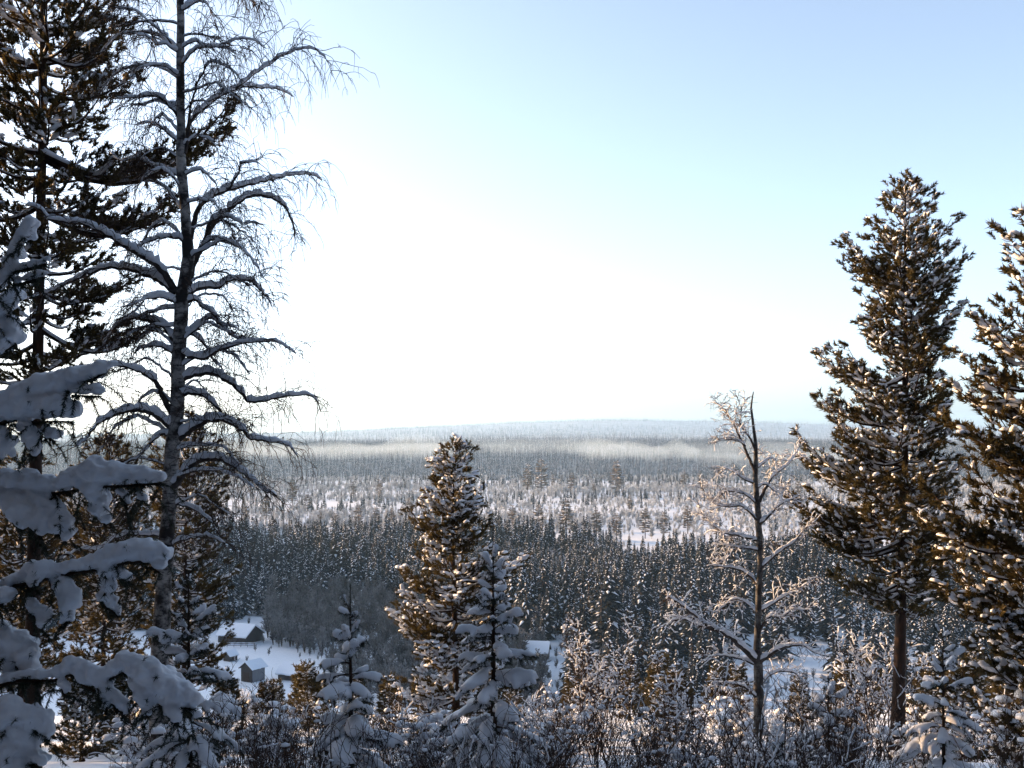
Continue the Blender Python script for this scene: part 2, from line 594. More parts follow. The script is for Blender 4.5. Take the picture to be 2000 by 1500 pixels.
# frosted saplings on the cleared land behind it
x, y = fan(rv, 32000, 430, 1330, 0.56)
px = px_of(x, y)
n1 = vnoise(x * 0.012, y * 0.02, 12)
edge2 = np.interp(px, [300, 800, 1000, 1300, 1500, 1700, 2100], [560, 560, 470, 450, 430, 450, 500])
keep = (y > edge2) & (rv.uniform(0, 1, len(x)) < np.clip(0.6 + 0.75 * n1, 0.03, 1))
keep &= ~((px > 1250) & (y < 640) & (rv.uniform(0, 1, len(x)) < 0.6))
x, y = x[keep], y[keep]
scatter('frosted_thicket', lift(x, y), 2.2 + 5.0 * rv.uniform(0, 1, len(x)) ** 1.8 + 1.2 * np.clip(vnoise(x * 0.03, y * 0.03, 17), -1, 1), rv.uniform(0, 6.28, len(x)), ME_FROST,
        'white frosted saplings covering the cleared land beyond the forest', 'saplings')
# young conifers among them
x, y = fan(rv, 6000, 640, 1330, 0.56)
n1 = vnoise(x * 0.01, y * 0.025, 14)
keep = rv.uniform(0, 1, len(x)) < np.clip(0.25 + 0.9 * n1 + smooth(1080, 1250, y) * 0.6, 0, 1)
x, y = x[keep], y[keep]
scatter('young_conifers', lift(x, y), rv.uniform(5, 10.5, len(x)), rv.uniform(0, 6.28, len(x)), ME_SPRUCE,
        'blue green young conifers in belts across the cleared land', 'forest')

SEEDP = []
# seed pines left standing, one by one (pixel column, ground row, height in pixels)
for k, (qx, qy, hp) in enumerate([(1031, 962, 52), (1057, 968, 66), (1205, 972, 66), (1117, 966, 40), (1080, 955, 26), (742, 978, 40), (690, 975, 34), (572, 990, 50),
                     (655, 1040, 40), (700, 1038, 48), (735, 1040, 44), (765, 1036, 40), (625, 1030, 30), (1052, 1048, 58), (1106, 1052, 70), (1165, 1055, 56),
                     (1204, 1058, 52), (1260, 1050, 54), (1297, 1052, 50), (1343, 1040, 50), (1336, 955, 34), (1368, 958, 36), (1560, 985, 40), (600, 1000, 36),
                     (480, 1030, 40), (520, 1020, 44), (800, 1015, 40), (1000, 1035, 46), (1230, 1000, 30), (1400, 1050, 40), (1620, 1040, 46), (1160, 968, 24)]):
    Y = 60.0 * F / (qy - HY)
    X = (qx - 1000) / F * Y
    o = bpy.data.objects.new('pine_tree', ME_VPINE[k % 4])
    COL.objects.link(o)
    o.location = (X, Y, float(ground_z(X, Y)) - 0.2)
    o.scale = (hp / F * Y * 1.25, hp / F * Y * 1.25, hp / F * Y * 1.12)
    o.rotation_euler = (0, 0, k * 1.3)
    SEEDP.append((qy < 1000, qx, o))
    tag(o, None, 'pine', 'seed pines standing on the cleared land')

def nth(k):
    return {1: 'first', 2: 'second', 3: 'third'}.get(k, '%dth' % k)
for far in (True, False):
    for k, (_, _, o) in enumerate(sorted([q for q in SEEDP if q[0] == far], key=lambda q: q[1])):
        o['label'] = 'lone brown pine on the cleared land, %s from the left in the %s row' % (nth(k + 1), 'far' if far else 'near')

# grey leafless trees round the farmyard
x, y = fan(rv, 3600, 215, 405, 0.3)
px = px_of(x, y)
keep = (px > 520) & (px < 1060) & (y > np.interp(px, [520, 560, 600, 640, 700, 1000, 1060], [310, 296, 292, 262, 225, 222, 222])) & (y < 405)
keep &= ~((px > 1020) & (px < 1080) & (y < 292) & (y > 262))
x, y = x[keep], y[keep]
o_ = np.argsort(y)
o_ = o_[rv.uniform(0, 1, len(o_)) < 0.75]
x, y = x[o_], y[o_]
far_x, far_y = x[290:], y[290:]
x, y = x[:290], y[:290]
scatter('leafless_thicket', lift(far_x, far_y), rv.uniform(4.5, 10, len(far_x)), rv.uniform(0, 6.28, len(far_x)), ME_ALDER,
        'grey leafless thicket between the farm and the dark forest', 'thicket')
bx_, by_ = fan(rv, 5200, 205, 345, 0.3)
bp_ = px_of(bx_, by_)
bk = (bp_ > 400) & (bp_ < 1640) & (rv.uniform(0, 1, len(bx_)) < np.where(bp_ < 600, 0.10, 0.45) * np.clip(0.6 + vnoise(bx_ * 0.06, by_ * 0.06, 33), 0, 1))
bx_, by_ = bx_[bk], by_[bk]
scatter('field_scrub', lift(bx_, by_, -0.05), rv.uniform(0.7, 3.2, len(bx_)), rv.uniform(0, 6.28, len(bx_)), ME_ALDER,
        'low brown scrub poking through the snow of the valley fields', 'scrub')
for i in range(len(x)):
    o = bpy.data.objects.new('bare_tree', ME_ALDER[i % 4])
    COL.objects.link(o)
    s = rv.uniform(3.5, 9.5)
    o.location = (x[i], y[i], float(ground_z(x[i], y[i])) - 0.1)
    o.scale = (s, s, s)
    o.rotation_euler = (0, 0, rv.uniform(0, 6.28))
    tag(o, 'grey leafless tree in the thicket right of the barns', 'tree', 'leafless trees beside the barns')

# forest rising behind the cleared land, then the far ridges
x, y = fan(rv, 56000, 1290, 3300, 0.56)
k = rv.uniform(0, 1, len(x)) < 1 - 0.92 * smooth(1900, 3200, y + 260 * vnoise(x * 0.004, y * 0.004, 44))
x, y = x[k], y[k]
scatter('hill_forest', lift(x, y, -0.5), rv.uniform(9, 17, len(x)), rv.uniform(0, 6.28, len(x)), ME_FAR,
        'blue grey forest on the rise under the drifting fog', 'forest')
x, y = fan(rv, 26000, 2500, 7200, 0.56)
k = rv.uniform(0, 1, len(x)) < np.clip(0.55 + 0.7 * vnoise(x * 0.003, y * 0.003, 21), 0.05, 1)
x, y = x[k], y[k]
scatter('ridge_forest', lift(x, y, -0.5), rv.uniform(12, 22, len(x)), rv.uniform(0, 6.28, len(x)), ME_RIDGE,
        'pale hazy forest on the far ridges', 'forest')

# ------------------------------------------------------------------ haze and fog
def box_mesh(mb, lo, hi):
    v = np.array([[x, y, z] for x in (lo[0], hi[0]) for y in (lo[1], hi[1]) for z in (lo[2], hi[2])], float)
    mb.add(v, [[0, 1, 3, 2], [4, 6, 7, 5], [0, 4, 5, 1], [2, 3, 7, 6], [0, 2, 6, 4], [1, 5, 7, 3]])

def vol_mat(name, color, dens, aniso=0.3):
    m = bpy.data.materials.new(name)
    m.use_nodes = True
    n, l = m.node_tree.nodes, m.node_tree.links
    n.clear()
    o = n.new('ShaderNodeOutputMaterial')
    v = n.new('ShaderNodeVolumePrincipled')
    v.inputs['Color'].default_value = (*color, 1)
    v.inputs['Density'].default_value = dens
    v.inputs['Anisotropy'].default_value = aniso
    l.new(v.outputs[0], o.inputs['Volume'])
    return m

hz = MB()
box_mesh(hz, (-9300, -450, float(GZ.min()) - 2), (9300, 11300, max(140.0, float(GZ.max()) + 25)))
haze = hz.build('haze', vol_mat('haze', (0.46, 0.74, 1.0), 0.00007))
tag(haze, 'thin pale winter haze over the whole valley', 'haze', kind='stuff')

def fog(qx0, qx1, qy, Y, hgt, depth, dens, seed, n=30):
    r = np.random.default_rng(seed)
    mb = MB()
    for k in range(n):
        c = P(r.uniform(qx0, qx1), qy + r.normal(0, 7), Y + r.uniform(-depth, depth))
        w = (qx1 - qx0) / F * Y
        v = ICO2[0] * np.array([w * r.uniform(0.08, 0.3), depth * r.uniform(0.3, 0.9), hgt * r.uniform(0.25, 1.0)])
        mb.add(v + c, ICO2[1], 0, True)
    return mb, dens
FOGS = [((400, 830), 880, 1750, 19, 90, 0.0019, 1), ((1150, 1340), 884, 1700, 16, 70, 0.0019, 2), ((1330, 1700), 892, 1650, 15, 80, 0.0021, 3), ((760, 1240), 876, 1900, 14, 90, 0.0012, 4)]
for (qa, qb), qy, Y, hg, dp, de, sd in FOGS:
    mb, _ = fog(qa, qb, qy, Y, hg, dp, de, sd)
    o = mb.build('fog_bank', vol_mat('fog', (0.72, 0.88, 1.0), de, 0.1))
    md = o.modifiers.new('merge', 'REMESH')
    md.mode = 'VOXEL'
    md.voxel_size = 4.0
    tag(o, ['bank of pale fog lying on the forest at the left', 'short wisp of fog left of the frosted birch', 'bank of fog behind the frosted birch', 'thin veil of fog across the middle of the far forest'][sd - 1],
        'fog', 'fog banks over the far forest', 'stuff')

# ------------------------------------------------------------------ pines of the near slope
def tuft_template(seed, n=31):
    """needle brush of one shoot: axis +z, about 0.2 m across"""
    r = np.random.default_rng(seed)
    t = r.uniform(-0.02, 0.13, n)
    a = r.uniform(0, 2 * np.pi, n)
    open_ = r.uniform(0.35, 0.95, n)
    d = np.stack([np.cos(a) * open_, np.sin(a) * open_, 0.75 + 0 * a], 1)
    d = nrm(d)
    L = r.uniform(0.045, 0.10, n)[:, None]
    sd = nrm(np.cross(d, r.normal(size=(n, 3)))) * 0.0108
    p = np.stack([0 * t, 0 * t, t], 1)
    v = np.stack([p - sd, p + sd, p + d * L], 1)
    return v.reshape(-1, 3), np.arange(n * 3).reshape(-1, 3)

def lump_template(seed):
    """small rounded snow cap, flat below"""
    r = np.random.default_rng(seed)
    k = 7
    a = np.arange(k) / k * 2 * np.pi
    v = [[0, 0, -0.35]]
    for q, z, off in ((0.98, -0.05, 0), (0.72, 0.52, 0.4)):
        v += [[q * np.cos(x + off), q * np.sin(x + off), z] for x in a]
    v += [[0, 0, 0.82]]
    v = np.array(v) * (1 + r.uniform(-0.17, 0.17, (len(v), 1)))
    f = []
    for i in range(k):
        j = (i + 1) % k
        f += [[0, 1 + j, 1 + i], [1 + i, 1 + j, 1 + k + i], [1 + j, 1 + k + j, 1 + k + i], [1 + k + i, 1 + k + j, 1 + 2 * k]]
    return v, np.array(f)

TUFTS = [tuft_template(s) for s in range(5)]
LUMPS = [lump_template(s) for s in range(5)]

def stamp_tufts(mbn, mbs, pos, dirs, r, size, snow_p, snow_r):
    pos, dirs = np.asarray(pos), np.asarray(dirs)
    M = len(pos)
    if M == 0:
        return
    which = r.integers(0, 5, M)
    sc = r.uniform(0.8, 1.25, M) * size
    B = basis(dirs, r.uniform(0, 6.28, M)) * sc[:, None, None]
    for k in range(5):
        q = which == k
        inst(mbn, *TUFTS[k], B[q], pos[q], 0, False)
    sn = r.uniform(0, 1, M) < snow_p
    if sn.any():
        d2 = nrm(dirs[sn] * np.array([1, 1, 0.3]))
        sr = r.uniform(0.6, 1.25, sn.sum()) * snow_r
        a = nrm(np.cross(np.array([0, 0, 1.0]), d2))
        upv = np.cross(d2, a)
        B2 = np.stack([d2 * r.uniform(1.0, 2.2, len(d2))[:, None], a * r.uniform(0.75, 1.2, len(d2))[:, None], np.broadcast_to(np.array([0, 0, 0.85]), d2.shape) + upv * 0.05], -1) * sr[:, None, None]
        loc = pos[sn] + nrm(dirs[sn]) * (0.06 * size) + np.array([0, 0, 1.0]) * (sr * 0.55 + 0.012)[:, None]
        w2 = which[sn]
        for k in range(5):
            q = w2 == k
            inst(mbs, *LUMPS[k], B2[q], loc[q], 0, True)

def pine_branch(p0, az, L, elev, r, size, snow_p, snow_r, up=0.25, r0=None, dens=1.0):
    """one main branch: wood, needles, snow"""
    wood, need, snow = MB(), MB(), MB()
    N = 9
    s = np.linspace(0, 1, N)
    dh = np.array([math.cos(az), math.sin(az), 0])
    sideh = np.array([-math.sin(az), math.cos(az), 0])
    wob = r.normal(0, 0.025, 3)
    path = p0 + dh * (L * s)[:, None] + sideh * (L * (wob[0] * np.sin(s * 5) + 0.12 * r.normal() * s * s))[:, None]
    path[:, 2] += L * (math.tan(elev) * s - 0.22 * np.sin(s * np.pi) * r.uniform(0.3, 1) + up * s ** 2.5)
    rr = (r0 or (0.014 + 0.018 * L)) * (1 - 0.85 * s)
    tubes(wood, path, rr, 5)
    sc = path.copy()
    sc[:, 2] += rr * 0.9
    k = slice(0, 7)
    tubes(snow, sc[k], (rr * 0.9 + 0.003)[k] * (0.7 + 0.5 * r.uniform(size=7)), 6)
    pos, dirs = [], []
    tp, tr_ = [], []
    spc = 0.105 / dens
    s0 = 0.22 if L > 0.9 else 0.05
    m = max(3, int(L * (1 - s0) / spc))
    for i in range(m):
        u = s0 + (1 - s0) * (i + r.uniform(0, 0.8)) / m
        b = np.array([np.interp(u, s, path[:, q]) for q in range(3)])
        side = 1 if i % 2 else -1
        ang = side * r.uniform(0.5, 1.05)
        l2 = min(0.9, (0.42 * L * (1.06 - u) + 0.16)) * r.uniform(0.6, 1.15)
        d2 = dh * math.cos(ang) + sideh * math.sin(ang) + np.array([0, 0, r.uniform(0.1, 0.5)])
        d2 = d2 / np.linalg.norm(d2)
        e = b + d2 * l2
        mid = b + d2 * l2 * 0.55 - np.array([0, 0, 0.06 * l2])
        e[2] += 0.12 * l2
        tp.append([b, mid, e])
        nt = max(1, int(l2 * max(dens, 0.7) / 0.10))
        for q in range(nt):
            w = 1 - q * 0.8 / max(nt, 1)
            c = b + (e - b) * w
            jit = r.normal(0, 0.04, 3)
            pos.append(c + jit)
            dirs.append(d2 * 0.8 + np.array([0, 0, 0.5]) + r.normal(0, 0.32, 3))
            if r.uniform() < 0.55:
                pos.append(c + sideh * r.normal(0, 0.09) + dh * r.normal(0, 0.09) + np.array([0, 0, r.uniform(-0.06, 0.07)]))
                dirs.append(d2 + np.array([0, 0, r.uniform(-0.1, 0.9)]) + r.normal(0, 0.5, 3))
    for q in range(4):
        pos.append(path[-1] + dh * 0.03 * q + r.normal(0, 0.04, 3))
        dirs.append(dh + np.array([0, 0, 0.6]) + r.normal(0, 0.35, 3))
    tp = np.array(tp)
    tubes(wood, tp, np.tile([0.010, 0.007, 0.003], (len(tp), 1)), 3)
    hv = r.uniform(0, 1, len(tp)) < snow_p * 1.15
    if hv.any():
        q = tp[hv]
        q = np.stack([q[:, 0] * 0.7 + q[:, 1] * 0.3, q[:, 0] * 0.3 + q[:, 1] * 0.7, q[:, 1] * 0.7 + q[:, 2] * 0.3, q[:, 1] * 0.35 + q[:, 2] * 0.65, q[:, 2]], 1)
        rq = r.uniform(0.5, 1.15, q.shape[:2]) * snow_r * 0.72
        rq[:, 0] *= 0.35
        rq[:, -1] *= 0.45
        q = q + r.normal(0, 0.012, q.shape) + np.array([0, 0, 1.0]) * (rq * 0.7 + 0.03)[..., None]
        tubes(snow, q, rq, 6, 0, True)
    stamp_tufts(need, snow, pos, dirs, r, size, snow_p * 0.8, snow_r * 0.8)
    return wood, need, snow

def pine(label, base, trunk, prof, seed, low, split=True, group=None, size=1.15, snow_p=0.36, snow_r=0.075, gap=0.42, nper=5, tr=(0.17, 0.02), dens=1.0, scale_up=1.0, extra=(), name='pine_tree'):
    """trunk: local points; prof: (height, reach left, reach right) in metres, rising; low: lowest live bough"""
    r = np.random.default_rng(seed)
    t = thing(name, base, label, 'pine', group)
    trunk = np.asarray(trunk, float)
    H = trunk[-1, 2]
    tm = MB()
    tp = resample(trunk, 22)
    tubes(tm, tp, tr[0] + (tr[1] - tr[0]) * np.linspace(0, 1, 22) ** 0.8 + 0.06 * np.exp(-np.linspace(0, 22, 22)), 10)
    tm.build('trunk', M_PBARK, t)
    prof = np.asarray(prof, float)
    def on_trunk(h):
        return np.array([np.interp(h, tp[:, 2], tp[:, 0]), np.interp(h, tp[:, 2], tp[:, 1]), h])
    branches = []
    h, ph = low, r.uniform(0, 6.28)
    while h < H - 0.1:
        u = (h - low) / (H - low)
        n = nper if u < 0.85 else 4
        wf = r.uniform(0.62, 1.08)
        for i in range(n):
            az = ph + i * 2 * np.pi / n + r.normal(0, 0.25)
            c = math.cos(az)
            lf, rt = np.interp(h, prof[:, 0], prof[:, 1]), np.interp(h, prof[:, 0], prof[:, 2])
            L = (lf * max(-c, 0) ** 1.2 + rt * max(c, 0) ** 1.2) + 0.5 * (lf + rt) * (1 - abs(c)) ** 0.9 * 0.95
            L = max(0.12, L * r.uniform(0.72, 1.04) * (wf if r.uniform() < 0.75 else 1.0))
            el = R(-6 + 48 * u ** 1.3) + r.normal(0, 0.12)
            hh = h + r.normal(0, 0.08) - L * (max(math.tan(el), 0) * 0.95 + 0.15)
            branches.append((max(hh, low * 0.8), az, L, el))
        ph += 0.9
        h += gap * (1 - 0.45 * u) * r.uniform(0.7, 1.35)
    branches += list(extra)
    W, N_, S_ = MB(), MB(), MB()
    for hh, az, L, el in branches:
        wood, need, snow = pine_branch(on_trunk(hh), az, L, el, r, size, float(np.clip(snow_p * r.choice([0.1, 0.4, 1.0, 2.3]), 0, 0.9)), snow_r, dens=dens)
        if split:
            b = wood.build('branch', M_PBARK, t)
            need.build('needles', M_NEEDLE, b)
            sw = snow.build('snow', M_SNOW, b)
            if sw:
                sw['kind'] = 'stuff'
        else:
            for A, B in ((W, wood), (N_, need), (S_, snow)):
                off = A.n
                A.v += B.v
                A.f += [(f + off, m, q) for f, m, q in B.f]
                A.n += B.n
    # leading shoots
    mt, st = MB(), MB()
    pos = [tp[-1] + np.array([r.normal(0, 0.05), r.normal(0, 0.05), q]) for q in np.linspace(-0.5, 0.05, 14)]
    stamp_tufts(mt, st, pos, [np.array([r.normal(0, .4), r.normal(0, .4), 1.0]) for _ in pos], r, size * 0.9, snow_p, snow_r * 0.8)
    if split:
        b = mt.build('leading_shoot', M_NEEDLE, t)
        sw = st.build('snow', M_SNOW, b)
        if sw:
            sw['kind'] = 'stuff'
    else:
        W.build('branches', M_PBARK, t)
        N_.build('needles', M_NEEDLE, t)
        S_.build('snow', M_SNOW, t)['kind'] = 'stuff'
    return t

def px_pine(label, Y, trunk_px, prof_px, low_py, seed, boughs=(), **kw):
    """traced pine: trunk and reach read in pixels, turned to metres at its distance"""
    b = P(*trunk_px[0], Y)
    b[2] = min(b[2], float(ground_z(b[0], Y)) + 0.05)
    k = Y / F
    pts = [P(x, y, Y) - b for x, y in trunk_px]
    pts[0] = np.zeros(3)
    prof = sorted([((HY - y) * k - b[2], max((np.interp(y, [q[1] for q in trunk_px[::-1]], [q[0] for q in trunk_px[::-1]]) - l) * k, 0.05),
                    max((rr - np.interp(y, [q[1] for q in trunk_px[::-1]], [q[0] for q in trunk_px[::-1]])) * k, 0.05)) for y, l, rr in prof_px])
    ex = []
    for tx, ty, el in boughs:      # tip of a bough that stands out, and its rise in degrees
        x0 = np.interp(ty, [q[1] for q in trunk_px[::-1]], [q[0] for q in trunk_px[::-1]])
        L = abs(tx - x0) * k
        ex.append(((HY - ty) * k - b[2] - L * (math.tan(R(el)) + 0.2), 0.08 if tx > x0 else math.pi - 0.12, L, R(el)))
    return pine(label, b, pts, prof, seed, (HY - low_py) * k - b[2], extra=ex, **kw)

px_pine('tall snowy pine with lit left side standing right of the frosted birch', 28.0,
        [(1752, 1420), (1762, 1100), (1768, 800), (1768, 560), (1768, 350)],
        [(340, 1755, 1782), (380, 1722, 1800), (430, 1705, 1830), (480, 1662, 1862), (530, 1662, 1885), (600, 1680, 1868), (660, 1665, 1858), (710, 1612, 1850), (780, 1625, 1850),
         (860, 1572, 1880), (920, 1580, 1880), (990, 1562, 1890), (1060, 1612, 1880), (1130, 1645, 1860), (1200, 1700, 1830)], 1190, 3,
        tr=(0.19, 0.02), nper=6, gap=0.44, snow_p=0.42, size=1.3, dens=0.82, boughs=[(1860, 430, 38), (1888, 505, 25), (1660, 470, 25), (1655, 520, 10), (1608, 690, 5), (1605, 785, 0), (1568, 860, 5), (1575, 905, -4), (1556, 985, -8), (1605, 1060, -8), (1640, 1135, -10), (1880, 600, 20)])
px_pine('conical snowy pine lit gold in the middle of the clearing', 32.0,
        [(893, 1425), (888, 1200), (884, 1000), (893, 862)],
        [(858, 888, 902), (890, 858, 928), (930, 850, 942), (970, 822, 948), (1010, 806, 955), (1060, 800, 968), (1105, 788, 1000), (1150, 785, 1000), (1200, 772, 1005), (1260, 778, 1000), (1330, 775, 985), (1380, 800, 980)], 1370, 5,
        tr=(0.14, 0.015), gap=0.42, nper=6, size=1.1, dens=0.88, snow_r=0.095, snow_p=0.55, boughs=[(1022, 1098, 2), (782, 1125, 0), (800, 1000, 8), (772, 1205, -5), (848, 905, 15), (775, 1360, -8)])
px_pine('tall dark pine rising out of the picture left of the big birch', 22.0,
        [(60, 1400), (66, 1100), (72, 800), (78, 500), (84, 200), (86, -60), (90, -330)],
        [(-330, 60, 120), (-150, -60, 230), (0, -140, 250), (120, -150, 262), (200, -150, 265), (280, -150, 235), (340, -140, 220), (400, -130, 322), (470, -130, 330), (540, -120, 200), (600, -120, 215), (650, -110, 270), (700, -100, 200), (760, -90, 140)], 720, 8,
        tr=(0.17, 0.05), gap=0.66, nper=5, size=1.28, dens=0.85, snow_p=0.22, snow_r=0.07, boughs=[(450, 235, 0), (425, 262, -5), (330, 420, -12), (318, 395, -8), (285, 650, -14), (255, 60, 5), (262, 150, 0), (230, 640, -10), (250, 560, -8)])
px_pine('snow loaded pine cut off by the right edge of the picture', 19.0,
        [(2085, 1560), (2080, 1200), (2068, 900), (2055, 600), (2045, 400)],
        [(400, 2020, 2060), (470, 1968, 2110), (540, 1965, 2130), (600, 1925, 2160), (690, 1885, 2180), (740, 1872, 2190), (830, 1865, 2200), (900, 1880, 2210), (1000, 1800, 2220), (1080, 1880, 2220), (1150, 1850, 2220), (1250, 1900, 2200), (1350, 1890, 2200), (1450, 1900, 2200)], 1440, 9,
        tr=(0.17, 0.02), gap=0.42, nper=5, size=1.28, dens=0.85, snow_r=0.085, snow_p=0.46, boughs=[(1960, 450, 30), (1885, 690, 8), (1865, 835, 0), (1795, 1005, -5), (1845, 1160, -8), (1880, 1090, -8), (1870, 760, 5)])
bp = px_pine('slender pine lit gold behind the trunk of the big birch', 42.0,
        [(360, 1360), (362, 1100), (368, 800)],
        [(795, 360, 378), (830, 335, 400), (880, 290, 425), (940, 290, 440), (1000, 300, 445), (1080, 295, 450), (1150, 290, 455), (1250, 290, 440), (1320, 300, 430)], 1330, 13,
        split=False, tr=(0.14, 0.015), gap=0.42, size=1.6, dens=0.52, snow_r=0.08, snow_p=0.36)
bq = px_pine('broad bushy pine lit gold between the dark pine and the big birch', 45.0,
        [(200, 1370), (205, 1100), (215, 850)],
        [(845, 205, 225), (890, 170, 262), (950, 130, 290), (1020, 100, 310), (1100, 90, 315), (1200, 85, 310), (1320, 90, 300)], 1330, 14,
        split=False, tr=(0.14, 0.015), gap=0.4, size=1.6, dens=0.52, snow_r=0.08, snow_p=0.3)
bo = px_pine('bushy gold lit pine behind the dark trunk at the left edge', 40.0,
        [(40, 1370), (42, 1100), (48, 880)],
        [(875, 38, 60), (930, -10, 100), (1000, -40, 130), (1100, -60, 150), (1200, -60, 150), (1320, -50, 140)], 1330, 15,
        split=False, tr=(0.14, 0.015), gap=0.42, size=1.6, dens=0.52, snow_r=0.08, snow_p=0.3)

# unseen stand at the left; pines behind the viewer added to darken near snow
tall = pine('tall snowy pine in the stand left of the view', np.array([-21.0, 24.0, float(ground_z(-21, 24))]),
            [(0, 0, 0), (0.1, 0, 6), (0, 0.1, 12), (0, 0, 17.5)],
            [(3, 2.2, 2.2), (6, 2.8, 2.8), (10, 2.5, 2.5), (14, 1.7, 1.7), (17.4, 0.2, 0.2)], 77, 2.5, split=False, group='pines standing outside the picture',
            tr=(0.2, 0.03), gap=0.75, nper=5, size=2.3, snow_r=0.14, dens=0.45)
rs_ = np.random.default_rng(55)
STAND = [(-16, 21, 1.0), (-27, 22, 1.1), (-24, 29, 1.1), (-12.5, 15.5, 1.0), (-19, 18, 1.1), (-31, 29, 1.15), (-9.5, 11.0, 0.9), (-14, 11, 1.0), (-11, 7, 1.0), (-17, 14, 1.05),
         (-33, 36, 0.95), (-37, 44, 0.62), (-31, 41, 0.82), (-26, 37, 0.8), (-34, 52, 0.6), (-40, 57, 0.62), (-44, 50, 0.7)]
for gy_ in range(7):
    for gx_ in range(-7, 8):
        X, Yy = gx_ * 3.3 + rs_.normal(0, 0.6), -4.0 - gy_ * 3.4 + rs_.normal(0, 0.5) + 0.055 * (gx_ * 3.3) ** 2
        if Yy < 0.5 * abs(X) * 2 - 4 and abs(X) < 24:
            STAND.append((X, Yy, rs_.uniform(0.75, 1.05)))
for k, (X, Yy, s) in enumerate(STAND):
    c = copy_tree(tall)
    c.location = (X, Yy, float(ground_z(X, Yy)) - 0.1)
    c.rotation_euler = (0, 0, k * 1.7)
    c.scale = (s, s, s)
    if k >= 17:
        c['label'] = 'tall snowy pine added unseen behind the viewer to block sky light'

# ------------------------------------------------------------------ birches
def snow_on(mb, path, rad, r, thick=1.0, lim=0.92):
    """snow lying along a limb: raised, lumpy, missing where the limb is steep"""
    path = np.asarray(path, float)
    n = len(path)
    t = nrm(np.gradient(path, axis=0))
    flat = np.clip((lim - np.abs(t[:, 2])) / 0.25, 0, 1)
    lump = 0.75 + 0.5 * np.abs(np.sin(np.arange(n) * r.uniform(0.6, 1.3) + r.uniform(0, 6))) * r.uniform(0.6, 1.2, n)
    rs = (rad * 0.95 + 0.012) * thick * lump * flat
    rs[0] *= 0.6
    rs[-1] *= 0.2
    c = path.copy()
    c[:, 2] += rad * 0.55 + rs * 0.62
    rs = np.maximum(rs, 0.0008)
    tubes(mb, c, rs, 7, 0, True)

def grow_twigs(r, path, rad, n, lmin, lmax, droop, up0, out, depth=0, s_from=0.25, r0=0.006):
    """secondary twigs leaving a limb; out collects [6,3] paths"""
    N = len(path)
    res = []
    for _ in range(n):
        u = s_from + (1 - s_from) * r.uniform() ** 0.9
        i = u * (N - 1)
        k = min(int(i), N - 2)
        b = path[k] + (path[k + 1] - path[k]) * (i - k)
        t = path[k + 1] - path[k]
        t = t / max(np.linalg.norm(t), 1e-6)
        d = t * r.uniform(0.3, 1.0) + nrm(r.normal(size=3) * np.array([1, 1.0, 0.7])) * 0.9 + np.array([0, 0, up0])
        d = d / np.linalg.norm(d)
        L = r.uniform(lmin, lmax) * (1.15 - 0.5 * u)
        q = [b]
        v = d.copy()
        for j in range(5):
            v = v + np.array([0, 0, -droop * 1.4 * (j + 1) / 5.0]) + r.normal(0, 0.19, 3)
            v = v / np.linalg.norm(v)
            q.append(q[-1] + v * L / 5)
        res.append(np.array(q))
    out += [(p, r0) for p in res]
    return res

